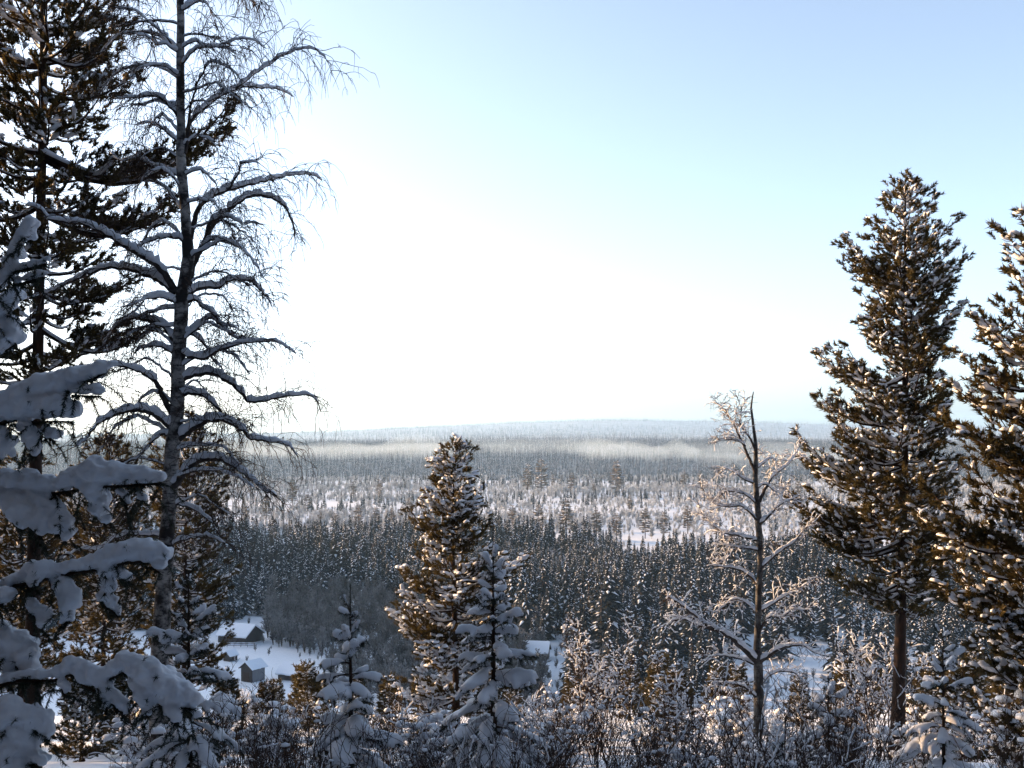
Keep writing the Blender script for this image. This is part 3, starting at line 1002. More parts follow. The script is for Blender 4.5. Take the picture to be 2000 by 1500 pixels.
def birch(name, label, cat, Y, trunk_px, limbs, seed, droop, twn, tw_len, snow_thick, hang, bark, depth_spread=0.5, limb_mat=None, twig_snow=0.0, tw_up=0.35, tw_r=0.0055, sub=2):
    """limbs: (start width px, [(px, py), ...]); each limb a part with its snow"""
    r = np.random.default_rng(seed)
    b = P(trunk_px[0][0], trunk_px[0][1], Y)
    b[2] = float(ground_z(b[0], Y)) - 0.05
    t = thing(name, b, label, cat)
    k = Y / F
    tp = np.array([P(x, y, Y) for x, y, w in trunk_px])
    tp[0] = b
    path = resample(np.column_stack([tp, [w * k for _, _, w in trunk_px]]), 48)
    path[:, :2] += r.normal(0, 0.006, (48, 2))
    mb = MB()
    tubes(mb, path[:, :3], path[:, 3] * (1 + r.normal(0, 0.035, 48)), 12)
    mb.build('trunk', bark, t, b)
    for w0, pts in limbs:
        pts = np.array(pts, float)
        seg = np.concatenate([[0], np.cumsum(np.hypot(*np.diff(pts, axis=0).T))])
        sp = r.uniform(-1, 1) * depth_spread
        bend = r.uniform(-0.3, 0.3)
        yy = Y + seg * k * (sp + bend * seg / max(seg[-1], 1)) - 0.02
        p3 = np.array([P(x, y, q) for (x, y), q in zip(pts, yy)])
        n = max(8, int(seg[-1] / 7))
        path = resample(p3, n)
        path[1:-1] += r.normal(0, 0.007, (n - 2, 3))
        rad = np.maximum(w0 * k * 0.5 * (1 - 0.82 * np.linspace(0, 1, n) ** 0.9), 0.0045)
        limb, tw, sn = MB(), MB(), MB()
        tubes(limb, path, rad, 7)
        if snow_thick:
            snow_on(sn, path, rad, r, snow_thick * (0.6 if w0 < 4 else 1.0))
        out = []
        L = seg[-1] * k
        n1 = int(twn * L) + 2
        first = grow_twigs(r, path, rad, n1, tw_len[0], tw_len[1], droop, tw_up, out, s_from=0.2, r0=tw_r)
        for p in first:
            grow_twigs(r, p, None, sub, tw_len[0] * 0.35, tw_len[1] * 0.5, droop * 1.3, 0.1, out, s_from=0.3, r0=tw_r * 0.75)
        if hang:
            o2 = []
            outer = grow_twigs(r, path, rad, int(hang * L) + 2, 0.5, 1.5, 1.0, 0.5, o2, s_from=0.3, r0=tw_r * 0.7)
            out += o2
            for p in outer:
                grow_twigs(r, p, None, 2, 0.15, 0.5, 1.4, -0.1, out, s_from=0.3, r0=tw_r * 0.55)
        pa = np.array([p for p, _ in out])
        ra = np.array([q for _, q in out])[:, None] * np.linspace(1, 0.45, 6)[None]
        tubes(tw, pa, ra, 3, 0, False)
        if twig_snow:
            pk = r.uniform(0, 1, len(pa)) < twig_snow
            if pk.any():
                pq = pa[pk][:, 1:]
                rq = np.array([q for _, q in out])[pk][:, None] * r.uniform(1.2, 2.9, pq.shape[:2])
                pq = pq + np.array([0, 0, 1.0]) * (rq * 0.8)[..., None]
                tubes(sn, pq, rq, 4, 0, True)
        lo = limb.build('branch', limb_mat or M_LIMB, t, b)
        tw.build('twigs', M_TWIG, lo, b)
        sw = sn.build('snow', M_SNOW, lo, b)
        if sw and twig_snow:
            sw['kind'] = 'stuff'
    return t

BIG_TRUNK = [(306, 1400, 20), (312, 1300, 18.5), (318, 1200, 16), (322, 1100, 15.5), (331, 1000, 14.5), (335, 900, 15), (345, 820, 15), (347, 745, 13.5), (353, 650, 13.5), (356, 575, 13),
             (368, 500, 12), (362, 430, 10), (354, 340, 10), (353, 250, 8.5), (352, 150, 8), (353, 0, 7), (352, -200, 5), (356, -380, 2)]
BIG_LIMBS = [
    (15, [(343, 571), (315, 526), (259, 490), (214, 462), (172, 440), (136, 434), (97, 428), (80, 408), (50, 400)]),
    (13, [(340, 572), (312, 548), (270, 531), (237, 524), (212, 523), (189, 529), (164, 538), (133, 554), (80, 576)]),
    (16, [(368, 560), (377, 515), (396, 481), (410, 448), (438, 417), (466, 394), (494, 382), (528, 386), (556, 403), (570, 434), (576, 465)]),
    (12, [(370, 470), (382, 425), (391, 402), (416, 383), (444, 372), (486, 361), (528, 350), (581, 340), (606, 340), (629, 352)]),
    (11, [(362, 578), (388, 562), (427, 560), (447, 548), (483, 547), (506, 562), (531, 599)]),
    (9, [(372, 500), (357, 470), (332, 463), (304, 467), (276, 477), (250, 492)]),
    (7, [(396, 480), (413, 467), (433, 470), (455, 478), (472, 462)]),
    (8, [(405, 452), (410, 436), (430, 425), (452, 425), (472, 439), (486, 436), (511, 439)]),
    (12, [(346, 672), (336, 658), (318, 635), (287, 624), (256, 623), (237, 630), (214, 655), (200, 680)]),
    (7, [(350, 596), (321, 581), (301, 581), (282, 585), (262, 610), (240, 626)]),
    (6, [(350, 600), (318, 604), (287, 613), (270, 622)]),
    (8, [(358, 594), (382, 585), (396, 599), (419, 613), (430, 630), (466, 644)]),
    (9, [(358, 655), (388, 635), (410, 621), (430, 632), (444, 649), (466, 663), (494, 663)]),
    (8, [(356, 645), (388, 660), (408, 686), (416, 702), (436, 722)]),
    (9, [(352, 690), (385, 700), (408, 698), (424, 686), (458, 674), (483, 669), (534, 667), (556, 677), (578, 691)]),
    (9, [(348, 692), (338, 688), (318, 677), (284, 677), (262, 690)]),
    (14, [(340, 812), (328, 794), (320, 779), (307, 750), (286, 732), (255, 718), (224, 714), (195, 722)]),
    (12, [(350, 742), (380, 732), (401, 729), (427, 733), (453, 750), (476, 771), (483, 784), (510, 783), (552, 774), (593, 771), (614, 776), (627, 805)]),
    (11, [(346, 772), (370, 768), (393, 771), (409, 781), (424, 797), (435, 813), (460, 826), (484, 840)]),
    (14, [(345, 858), (362, 849), (380, 833), (406, 823), (432, 819), (455, 828), (476, 841), (492, 857), (536, 862), (567, 872), (583, 893)]),
    (14, [(338, 838), (323, 826), (302, 810), (276, 802), (250, 802), (224, 810), (198, 823), (180, 841), (167, 859), (146, 872)]),
    (8, [(335, 852), (320, 846), (302, 857), (284, 878), (260, 901)]),
    (16, [(335, 955), (349, 937), (362, 919), (383, 904), (403, 896), (432, 898), (458, 911), (484, 930), (515, 956), (541, 969)]),
    (7, [(340, 880), (354, 872), (375, 872), (398, 846)]),
    (6, [(325, 1050), (308, 1045), (280, 1045), (238, 1045), (196, 1070), (157, 1073), (108, 1094)]),
    (6, [(328, 1065), (345, 1059), (378, 1048), (413, 1048), (440, 1060)]),
    (11, [(355, 305), (361, 285), (370, 241), (389, 218), (412, 200), (430, 186), (453, 177), (476, 170), (510, 170), (543, 174), (573, 189)]),
    (5, [(462, 176), (478, 159), (504, 140), (543, 114), (573, 99), (609, 95), (632, 110), (651, 147)]),
    (7, [(362, 300), (368, 271), (370, 230), (377, 191), (393, 147), (407, 124), (425, 124), (453, 138), (470, 155)]),
    (8, [(352, 240), (347, 225), (329, 205), (315, 191), (292, 186), (269, 190), (223, 193)]),
    (5, [(352, 152), (345, 145), (326, 133), (301, 127), (285, 130), (262, 140)]),
    (5, [(352, 102), (343, 99), (324, 86), (306, 87), (287, 71), (264, 67)]),
    (4, [(350, 100), (338, 92), (326, 74), (292, 44), (264, 22), (223, 14)]),
    (4, [(354, 95), (361, 90), (375, 82), (391, 83), (407, 92), (439, 87), (464, 77), (494, 78), (520, 95)]),
    (6, [(352, 282), (343, 274), (320, 253), (292, 241), (264, 244)]),
    (6, [(354, 345), (343, 340), (315, 329), (297, 324), (276, 310), (257, 310), (234, 313), (214, 295)]),
    (6, [(446, 371), (467, 336), (467, 322), (487, 317), (508, 320)]),
    (5, [(354, 25), (366, 14), (389, 1), (440, -30), (490, -25), (520, 20)]),
    (4, [(352, -20), (330, -60), (290, -70), (250, -40), (235, 0)]),
    (4, [(352, -60), (380, -90), (430, -90), (470, -50), (490, -5)]),
    (5, [(360, 420), (340, 385), (310, 360), (270, 350)]),
    (7, [(335, 990), (350, 985), (390, 1000), (420, 1030), (440, 1070)]),
]
_r = np.random.default_rng(404)
for _k, _py in enumerate(range(-170, 1010, 27)):       # lesser branches between the big ones
    _sd = 1 if _k % 2 else -1
    _x0 = float(np.interp(_py, [q[1] for q in BIG_TRUNK[::-1]], [q[0] for q in BIG_TRUNK[::-1]]))
    _L, _up = _r.uniform(55, 165), _r.uniform(5, 45)
    _dr = _r.uniform(0, 60)
    BIG_LIMBS.append((_r.uniform(3.2, 5.5), [(_x0, _py), (_x0 + _sd * _L * 0.25, _py - _up * 0.7), (_x0 + _sd * _L * 0.5, _py - _up + _r.uniform(-8, 8)), (_x0 + _sd * _L * 0.78, _py - _up * 0.9 + _dr * 0.35 + _r.uniform(-8, 8)), (_x0 + _sd * _L, _py - _up * 0.6 + _dr)]))
birch('birch_tree', 'tall leafless birch with snow lined limbs and dark trunk at left', 'birch', 17.0, BIG_TRUNK, BIG_LIMBS, 5, 0.32, 15, (0.2, 1.05), 1.2, 5, M_BIRCH, tw_r=0.0068, sub=3)

FR_TRUNK = [(1476, 1470, 10.5), (1482, 1396, 10), (1482, 1340, 9.5), (1480, 1292, 9), (1480, 1252, 7), (1481, 1198, 6.5), (1483, 1144, 6), (1485, 1099, 5.5), (1483, 1054, 6.5), (1481, 1003, 6), (1476, 940, 5), (1476, 886, 4), (1473, 840, 3), (1467, 796, 2), (1471, 765, 1)]
FR_LIMBS = [
    (7, [(1476, 925), (1465, 900), (1456, 879), (1446, 855), (1433, 830), (1422, 812), (1404, 792), (1388, 785)]),
    (5, [(1476, 880), (1464, 855), (1455, 841), (1444, 827), (1448, 800), (1440, 775)]),
    (4, [(1456, 872), (1447, 863), (1424, 858), (1402, 857)]),
    (8, [(1483, 980), (1496, 951), (1512, 927), (1539, 906), (1563, 873)]),
    (7, [(1483, 1025), (1505, 1005), (1519, 989), (1532, 980), (1550, 974)]),
    (5, [(1476, 945), (1455, 937), (1437, 925), (1420, 915), (1405, 925)]),
    (6, [(1481, 1018), (1451, 989), (1425, 990), (1400, 985), (1381, 970), (1372, 955)]),
    (6, [(1483, 1056), (1442, 1047), (1413, 1040), (1395, 1027), (1379, 1012), (1365, 985)]),
    (8, [(1484, 1112), (1505, 1092), (1530, 1072), (1550, 1058), (1568, 1040), (1586, 1020)]),
    (7, [(1483, 1145), (1460, 1122), (1437, 1110), (1406, 1106), (1393, 1103), (1381, 1085)]),
    (6, [(1481, 1200), (1456, 1176), (1433, 1171), (1419, 1180), (1397, 1196), (1380, 1190)]),
    (7, [(1482, 1195), (1514, 1175), (1532, 1164), (1559, 1153), (1582, 1135)]),
    (13, [(1480, 1294), (1453, 1268), (1433, 1250), (1406, 1234), (1381, 1221), (1356, 1202), (1334, 1184), (1300, 1162)]),
    (8, [(1395, 1230), (1361, 1220), (1343, 1211), (1323, 1209), (1300, 1223)]),
    (6, [(1481, 1240), (1487, 1225), (1503, 1205), (1530, 1205), (1546, 1190), (1577, 1191)]),
    (10, [(1480, 1298), (1496, 1284), (1524, 1266), (1546, 1262), (1569, 1260), (1588, 1273), (1611, 1281)]),
    (7, [(1482, 1342), (1490, 1332), (1507, 1315), (1530, 1311), (1552, 1314), (1575, 1335)]),
    (7, [(1480, 1365), (1457, 1343), (1440, 1337), (1415, 1334), (1390, 1332)]),
    (5, [(1478, 985), (1460, 968), (1440, 960), (1415, 962), (1395, 975)]),
    (5, [(1476, 915), (1490, 905), (1505, 895), (1520, 905)]),
    (5, [(1482, 1075), (1455, 1070), (1430, 1068), (1405, 1060)]),
    (6, [(1480, 1300), (1440, 1285), (1400, 1280), (1370, 1295)]),
    (5, [(1476, 955), (1495, 945), (1515, 960), (1535, 955)]),
]
birch('birch_tree', 'slim frosted birch with sunlit white twigs left of the tall pine', 'birch', 25.0, FR_TRUNK, FR_LIMBS, 9, 0.12, 24, (0.2, 0.62), 0.95, 0, M_BIRCH_OLD_SHADED, twig_snow=0.42, tw_up=0.45, tw_r=0.0056, sub=4)

# ------------------------------------------------------------------ snow loaded spruces
CRUST = bpy.data.textures.new('crust', 'CLOUDS')
CRUST.noise_scale = 0.04
CRUST.noise_depth = 3

def blob_obj(spheres, name, parent, origin, voxel):
    """spheres: (x, y, z, radius, vertical squash) melted into one snow load"""
    sp = np.asarray(spheres, float)
    mb = MB()
    tv = ICO1[0] if voxel > 0.02 else ICO2[0]
    tf = ICO1[1] if voxel > 0.02 else ICO2[1]
    B = np.zeros((len(sp), 3, 3))
    B[:, 0, 0] = B[:, 1, 1] = sp[:, 3]
    B[:, 2, 2] = sp[:, 3] * sp[:, 4]
    inst(mb, tv, tf, B, sp[:, :3], 0, True)
    o = mb.build(name, M_SNOW, parent, origin)
    md = o.modifiers.new('melt', 'REMESH')
    md.mode = 'VOXEL'
    md.voxel_size = voxel
    md.use_smooth_shade = True
    if voxel < 0.02:
        md2 = o.modifiers.new('crust', 'DISPLACE')
        md2.texture = CRUST
        md2.strength = 0.042
        md2.mid_level = 0.5
        md2.texture_coords = 'LOCAL'
    ms = o.modifiers.new('settle', 'SMOOTH')
    ms.factor = 0.5
    ms.iterations = 3 if voxel > 0.02 else 1
    return o

def needles_along(mb, path, r, step, length, width, down=0.3):
    path = np.asarray(path, float)
    L = np.linalg.norm(np.diff(path, axis=0), axis=1).sum()
    n = max(4, int(L / step))
    q = resample(path, n)
    t = nrm(np.gradient(q, axis=0))
    m = 4
    q, t = np.repeat(q, m, 0), np.repeat(t, m, 0)
    d = nrm(t * 0.55 + nrm(r.normal(size=q.shape)) * 0.9 - np.array([0, 0, down]))
    ll = length * r.uniform(0.6, 1.2, len(q))[:, None]
    sd = nrm(np.cross(d, r.normal(size=q.shape))) * width
    v = np.stack([q - sd, q + sd, q + d * ll], 1)
    mb.add(v.reshape(-1, 3), np.arange(len(v) * 3).reshape(-1, 3))

def spruce_branch(p0, az, L, elev, droop, r, rs, side_n, needle):
    """wood, needles and the list of snow balls of one laden bough"""
    wood, need, balls = MB(), MB(), []
    s = np.linspace(0, 1, 10)
    dh = np.array([math.cos(az), math.sin(az), 0])
    sh = np.array([-math.sin(az), math.cos(az), 0])
    path = p0 + dh * (L * s)[:, None] + sh * (L * r.normal(0, 0.06) * s * s)[:, None]
    path[:, 2] += L * (math.tan(elev) * s - droop * s * s)
    tubes(wood, path, 0.012 * (0.5 + L) * (1 - 0.8 * s) + 0.002, 5)
    needles_along(need, path, r, *needle)
    def load(pth, r0, r1):
        n = max(3, int(np.linalg.norm(pth[-1] - pth[0]) / (r0 * 0.55)))
        q = resample(pth, n)
        for i, c in enumerate(q):
            u = i / max(n - 1, 1)
            rr = (r0 + (r1 - r0) * u) * r.uniform(0.82, 1.2)
            balls.append((c[0], c[1], c[2] + rr * 0.45, rr, r.uniform(0.72, 0.95)))
    load(path[1:9], rs * 0.55, rs * 0.95)
    for i in range(side_n):
        u = 0.25 + 0.7 * (i + r.uniform(0, 0.6)) / side_n
        b = np.array([np.interp(u, s, path[:, k]) for k in range(3)])
        sd = 1 if i % 2 else -1
        a = sd * r.uniform(0.6, 1.1)
        l2 = L * 0.5 * (1.05 - 0.6 * u) * r.uniform(0.7, 1.15)
        d = dh * math.cos(a) + sh * math.sin(a)
        e = np.array([b, b + d * l2 * 0.5 - np.array([0, 0, 0.1 * l2]), b + d * l2 * 0.95 - np.array([0, 0, l2 * r.uniform(0.25, 0.65)])])
        tubes(wood, e, [0.006, 0.004, 0.002], 3)
        needles_along(need, e, r, *needle)
        if r.uniform() < 0.85:
            load(e[0] + (e - e[0]) * r.uniform(0.6, 0.95), rs * 0.75, rs * 0.5)
    return wood, need, balls

def spruce(label, base_px, Y, H, Rb, seed, whorls, rs=0.07, voxel=0.032, leader=0.5, skip_top=0.0, group=None, needle=(0.012, 0.055, 0.004, 0.35), snow_keep=1.0, az0=None):
    r = np.random.default_rng(seed)
    b = P(base_px[0], base_px[1], Y)
    b[2] = float(ground_z(b[0], Y)) - 0.05
    t = thing('spruce_tree', b, label, 'spruce', group)
    tm = MB()
    tubes(tm, b + np.array([[0, 0, 0], [0.01, 0, H * 0.4], [0, 0.01, H * 0.8], [0, 0, H]]), [0.045 * H / 3, 0.03 * H / 3, 0.012, 0.004], 8)
    tr = tm.build('trunk', M_PBARK, t, b)
    nl = MB()
    needles_along(nl, b + np.array([[0, 0, H - leader], [0, 0, H - leader * 0.5], [0, 0, H]]), r, 0.012, 0.03, 0.004, 0.0)
    nl.build('leading_shoot', M_SPRUCE, t, b)
    for i in range(whorls):
        u = i / (whorls - 1)
        h = (H - leader) * (1 - u * 0.96)
        n = 5 if u < 0.15 else (6 if u < 0.5 else 7)
        L0 = Rb * (0.16 + 0.84 * u ** 0.85)
        for k in range(n):
            az = i * 0.8 + k * 2 * np.pi / n + r.normal(0, 0.2)
            L = L0 * r.uniform(0.55, 1.2)
            if r.uniform() < 0.12 and u > 0.15:
                continue
            el = R(44 - 52 * min(1, u * 1.5)) + r.normal(0, 0.17)
            dr = (0.05 + 0.5 * min(1, u * 1.5)) * r.uniform(0.7, 1.4)
            w, nd, bl = spruce_branch(b + np.array([0, 0, h + r.normal(0, 0.085)]), az, L, el, dr, r, rs * (0.55 + 0.5 * min(1, u * 2)) * r.uniform(0.65, 1.25), 4 if u < 0.12 else 8, needle)
            o = w.build('branch', M_TWIG, t, b)
            nd.build('needles', M_SPRUCE, o, b)
            if r.uniform() < snow_keep:
                blob_obj(bl, 'snow', o, b, voxel)
    return t

spruce('young spruce under heavy snow in front of the conical gold lit pine', (963, 1540), 14.0, 4.1, 0.95, 21, 16, rs=0.085, leader=0.5)
spruce('small spruce under heavy snow left of the gold lit pine', (684, 1540), 13.0, 3.2, 0.85, 22, 12, rs=0.085, leader=0.42)
spruce('small laden spruce right beside the birch trunk at lower left', (368, 1560), 11.0, 3.05, 0.8, 23, 12, rs=0.065, leader=0.12)
spruce('little snow heaped spruce left of the tall pine foot', (1618, 1560), 16.0, 2.05, 0.8, 24, 8, rs=0.08, leader=0.1)
spruce('snow heaped young spruce right of the tall pine foot', (1842, 1560), 16.5, 2.6, 0.9, 25, 9, rs=0.08, leader=0.12)
spruce('low spruce nearly buried in snow at the lower right corner', (1520, 1620), 13.0, 1.35, 0.75, 26, 6, rs=0.075, leader=0.08)

# the laden spruce close by at the left edge; boughs read from the photograph as runs of snow lobes (px, py, half thickness)
def near_spruce():
    Y0 = 5.0
    r = np.random.default_rng(31)
    b = P(-95, 1600, Y0)
    b[2] = float(ground_z(b[0], Y0)) - 0.05
    t = thing('spruce_tree', b, 'big spruce close by with thick snow lobes at the left edge', 'spruce')
    tm = MB()
    tubes(tm, np.array([b, P(-90, 1100, Y0), P(-84, 700, Y0), P(-80, 380, Y0), P(-78, 250, Y0)]), [0.07, 0.055, 0.035, 0.018, 0.006], 9)
    tm.build('trunk', M_PBARK, t, b)
    boughs = [
        (5.0, (-84, 640), [[(8, 535, 15), (22, 505, 15), (38, 470, 15), (58, 432, 14)], [(20, 525, 9), (60, 515, 9), (90, 508, 9)], [(30, 548, 9), (60, 540, 9), (84, 533, 9)], [(-40, 590, 16), (8, 530, 14)]]),
        (5.15, (-84, 720), [[(-60, 640, 20), (-10, 610, 22), (15, 590, 20), (22, 572, 15)], [(-40, 690, 26), (10, 660, 27), (32, 655, 18)], [(5, 640, 22), (18, 632, 16)]]),
        (4.95, (-86, 880), [[(-70, 840, 22), (-20, 810, 30), (35, 782, 30), (80, 757, 26), (120, 745, 23), (170, 728, 19), (212, 712, 14)], [(20, 800, 32), (60, 790, 36), (110, 795, 30), (140, 803, 22)],
                            [(140, 762, 11), (170, 760, 14), (195, 763, 12)], [(50, 830, 14), (62, 862, 16), (66, 885, 9)], [(90, 840, 12), (105, 850, 12)], [(-20, 830, 24), (5, 860, 18), (0, 890, 12)]]),
        (5.05, (-88, 1010), [[(-70, 975, 20), (0, 945, 22), (60, 942, 23), (110, 946, 19), (150, 935, 24), (185, 925, 28), (230, 926, 25), (280, 930, 17), (317, 933, 11)],
                             [(180, 950, 24), (188, 985, 20), (205, 1015, 11)], [(235, 960, 12), (248, 982, 9)], [(270, 965, 9), (282, 975, 6)], [(10, 965, 24), (25, 985, 26), (40, 1018, 16)],
                             [(60, 965, 22), (75, 1000, 22), (76, 1040, 12)], [(90, 975, 22), (105, 1010, 26), (125, 1035, 18), (128, 1052, 10)]]),
        (4.85, (-90, 1160), [[(-70, 1150, 16), (0, 1140, 12), (60, 1125, 14), (110, 1112, 13), (150, 1105, 15), (200, 1092, 20), (240, 1076, 25), (290, 1076, 22), (318, 1086, 12)],
                             [(205, 1105, 18), (210, 1138, 15), (212, 1162, 9)], [(232, 1115, 10), (247, 1128, 14)], [(295, 1098, 10), (312, 1106, 14)], [(205, 1150, 9), (198, 1168, 12), (220, 1180, 15), (230, 1198, 8)],
                             [(50, 1118, 16), (75, 1108, 19), (62, 1140, 12)], [(90, 1110, 16), (102, 1130, 11)], [(110, 1130, 14), (128, 1158, 24), (134, 1190, 21), (122, 1216, 11)]]),
        (4.8, (-92, 1290), [[(-70, 1240, 22), (-20, 1235, 26), (15, 1250, 30), (45, 1275, 28), (54, 1308, 19)], [(0, 1265, 28), (15, 1300, 20), (18, 1326, 10)], [(55, 1180, 15), (80, 1200, 17), (84, 1225, 10)], [(-20, 1170, 20), (4, 1165, 16)]]),
        (4.7, (-92, 1390), [[(-60, 1350, 14), (25, 1322, 11), (60, 1319, 12), (110, 1316, 13), (140, 1303, 17), (168, 1320, 22), (198, 1338, 20), (210, 1362, 14), (205, 1386, 8)],
                            [(180, 1325, 16), (225, 1305, 18), (250, 1293, 22), (285, 1315, 28), (320, 1335, 28), (352, 1355, 26), (378, 1370, 17)], [(270, 1330, 18), (284, 1365, 16), (287, 1392, 9)],
                            [(310, 1350, 18), (332, 1385, 14), (342, 1406, 9)], [(360, 1370, 14), (384, 1394, 10)], [(215, 1355, 14), (238, 1380, 14), (246, 1395, 8)], [(120, 1330, 12), (128, 1350, 10)]]),
        (4.6, (-94, 1520), [[(-70, 1440, 24), (-20, 1405, 28), (25, 1398, 28), (60, 1400, 24), (88, 1418, 18), (92, 1440, 11)], [(20, 1420, 26), (50, 1450, 22), (62, 1478, 14)], [(-10, 1450, 34), (15, 1475, 34), (30, 1510, 24)], [(60, 1470, 14), (75, 1490, 12)]]),
    ]
    for Y, root, chains in boughs:
        wood, need, balls = MB(), MB(), []
        k = Y / F
        for ci, ch in enumerate(chains):
            dy = 0.0 if ci == 0 else r.uniform(-0.12, 0.06)
            pts = np.array([P(x, y, Y + dy * min(1, i / 2)) for i, (x, y, w) in enumerate(ch)])
            rad = np.array([w * k for _, _, w in ch])
            if ci == 0:
                pts = np.vstack([P(*root, Y0), pts])
                rad = np.concatenate([[0.012], rad])
            n = max(4, int(np.linalg.norm(np.diff(pts, axis=0), axis=1).sum() / 0.02))
            q = resample(np.column_stack([pts, rad]), n)
            axis = q[:, :3].copy()
            axis[:, 2] -= q[:, 3] * 0.95
            tubes(wood, axis, np.linspace(0.014, 0.004, n) if ci == 0 else np.full(n, 0.004), 5)
            needles_along(need, axis, r, 0.003, 0.034, 0.0018, 0.6)
            for c in q[(2 if ci == 0 else 0):]:
                rr = max(c[3] * r.uniform(0.84, 1.12), 0.012)
                j = r.normal(0, 0.12, 3) * rr
                balls.append((c[0] + j[0], c[1] + j[1] + 0.01, c[2] + j[2] + 0.12 * rr, rr, r.uniform(0.74, 0.92)))
                if rr > 0.03:
                    balls.append((c[0] + r.normal(0, 0.3) * rr, c[1] + abs(r.normal(0, 0.9)) * rr, c[2] - 0.1 * rr, rr * 0.8, 0.85))
            for c in q[2:]:
                if r.uniform() < 0.3:
                    d = nrm(np.array([r.normal(0, 0.8), -abs(r.normal(0, 0.7)), r.normal(-0.35, 0.6)]))
                    a_ = c[:3] + d * c[3] * 0.5
                    needles_along(need, np.array([a_, a_ + d * c[3] * 0.35, c[:3] + d * (c[3] + 0.02)]), r, 0.005, 0.022, 0.0016, 0.1)
            # drooping side shoots behind and below the load
            for m in range(max(3, n // 2)):
                c = axis[r.integers(0, n)]
                d = nrm(np.array([r.normal(0, 0.5), r.normal(0, 0.8), -0.35]))
                l2 = r.uniform(0.07, 0.2)
                e = np.array([c, c + d * l2 * 0.5, c + d * l2 - np.array([0, 0, 0.25 * l2])])
                needles_along(need, e, r, 0.0045, 0.026, 0.0018, 0.35)
        o = wood.build('branch', M_TWIG, t, b)
        need.build('needles', M_SPRUCE, o, b)
        blob_obj(balls, 'snow', o, b, 0.009)
    return t
near_spruce()

# ------------------------------------------------------------------ farm buildings in the valley
M_LOG = simple('weathered_log_wall', [(0.3, (0.02, 0.017, 0.016)), (0.7, (0.075, 0.062, 0.055))], 3.0, 0.9, 0.6, 0.05, stretch=(9, 9, 0.6))
M_BOARD = simple('grey_board_wall', [(0.3, (0.10, 0.10, 0.11)), (0.7, (0.2, 0.2, 0.21))], 3.0, 0.9, 0.6, 0.05, stretch=(9, 9, 0.4))

def house(label, cpx, Y, rot, length, depth, wall, rise, over=0.45, snow=0.4, side_mat=None, door=None, chimneys=()):
    """ridge runs along local x; front eave towards local -y"""
    X = (cpx - 1000) / F * Y
    t = thing('barn' if length > 5 else 'shed', (X, Y, float(ground_z(X, Y)) - 0.1), label, 'barn' if length > 5 else 'shed')
    t.rotation_euler = (0, 0, R(rot))
    hl, hd = length / 2, depth / 2
    for sx, nm in ((-1, 'gable_wall'), (1, 'gable_wall')):
        m = MB()
        a, b_ = (hl - 0.15) * sx, hl * sx
        v = [(q, y, z) for q in (a, b_) for y, z in ((-hd, 0), (hd, 0), (hd, wall), (0, wall + rise), (-hd, wall))]
        fl = [[0, 1, 2, 4], [5, 6, 7, 9]]
        m.add(v, fl + [[0, 5, 6, 1], [1, 6, 7, 2], [2, 7, 8, 3], [3, 8, 9, 4], [4, 9, 5, 0]])
        m.add(np.array(v)[[2, 3, 4, 7, 8, 9]], [[0, 1, 2], [3, 4, 5]])
        o = m.build(nm, M_LOG, t)
        if door and door[0] == sx:
            d = MB()
            box_mesh(d, (b_ - 0.05 if sx > 0 else b_ - 0.03, -door[1] / 2, 0.1), (b_ + 0.03 if sx > 0 else b_ + 0.05, door[1] / 2, door[2]))
            d.build('door', M_TWIG, t)
    for sy in (-1, 1):
        m = MB()
        box_mesh(m, (-hl + 0.153, sy * hd - 0.15 * (sy > 0), 0), (hl - 0.153, sy * hd + 0.15 * (sy < 0), wall))
        m.build('long_wall', side_mat or M_LOG, t)
        # roof plane and the snow on it
        for z0, th, ov, nm, mt in ((0.02, 0.12, over, 'roof', M_LOG), (0.143, snow, over + 0.08, 'roof_snow', M_SNOW)):
            m = MB()
            n = 9
            xs = np.linspace(-hl - ov, hl + ov, n)
            sl = rise / hd
            yo = (hd + ov) * sy
            r = np.random.default_rng(int(length * 10) + sy)
            jit = r.normal(0, 0.09, n) if nm == 'roof_snow' else np.zeros(n)
            vv = []
            for x, j in zip(xs, jit):
                vv += [(x, yo + j, wall - ov * sl + z0), (x, 0.0005 * sy, wall + rise + z0), (x, 0.0005 * sy, wall + rise + z0 + th), (x, yo + j, wall - ov * sl + z0 + th * (0.9 + j))]
            ff = []
            for k in range(n - 1):
                for e in range(4):
                    ff.append([k * 4 + e, k * 4 + (e + 1) % 4, k * 4 + 4 + (e + 1) % 4, k * 4 + 4 + e])
            ff += [[0, 1, 2, 3], [(n - 1) * 4 + q for q in (3, 2, 1, 0)]]
            m.add(vv, ff)
            m.build(nm, mt, t)
    for cx, cy in chimneys:
        m = MB()
        zc = wall + rise * (1 - abs(cy) / hd)
        box_mesh(m, (cx - 0.22, cy - 0.22, zc - 0.3), (cx + 0.22, cy + 0.22, zc + 0.85))
        m.build('chimney', M_LOG, t)
    return t

house('long dark log barn with broad snowy roof, furthest of the farm', 470, 312, -24, 9.4, 8.0, 2.2, 2.5, chimneys=((-3.2, -2.4), (-0.6, -2.4)))
house('small gabled shed with dark open front in the farmyard', 494, 262, 58, 4.2, 3.6, 3.4, 1.3, snow=0.25, side_mat=M_BOARD, door=(-1, 2.0, 2.4))
house('tiny snow roofed hut behind a leafless bush by the barn', 450, 285, 58, 2.6, 2.4, 1.6, 0.9, snow=0.3, over=0.3)
house('low snow roofed shed right of the gabled shed', 575, 264, -24, 5.8, 5.2, 1.6, 1.7)
house('snow roofed barn half hidden beside the laden young spruce', 1046, 286, -10, 6.6, 5.6, 2.2, 2.0)

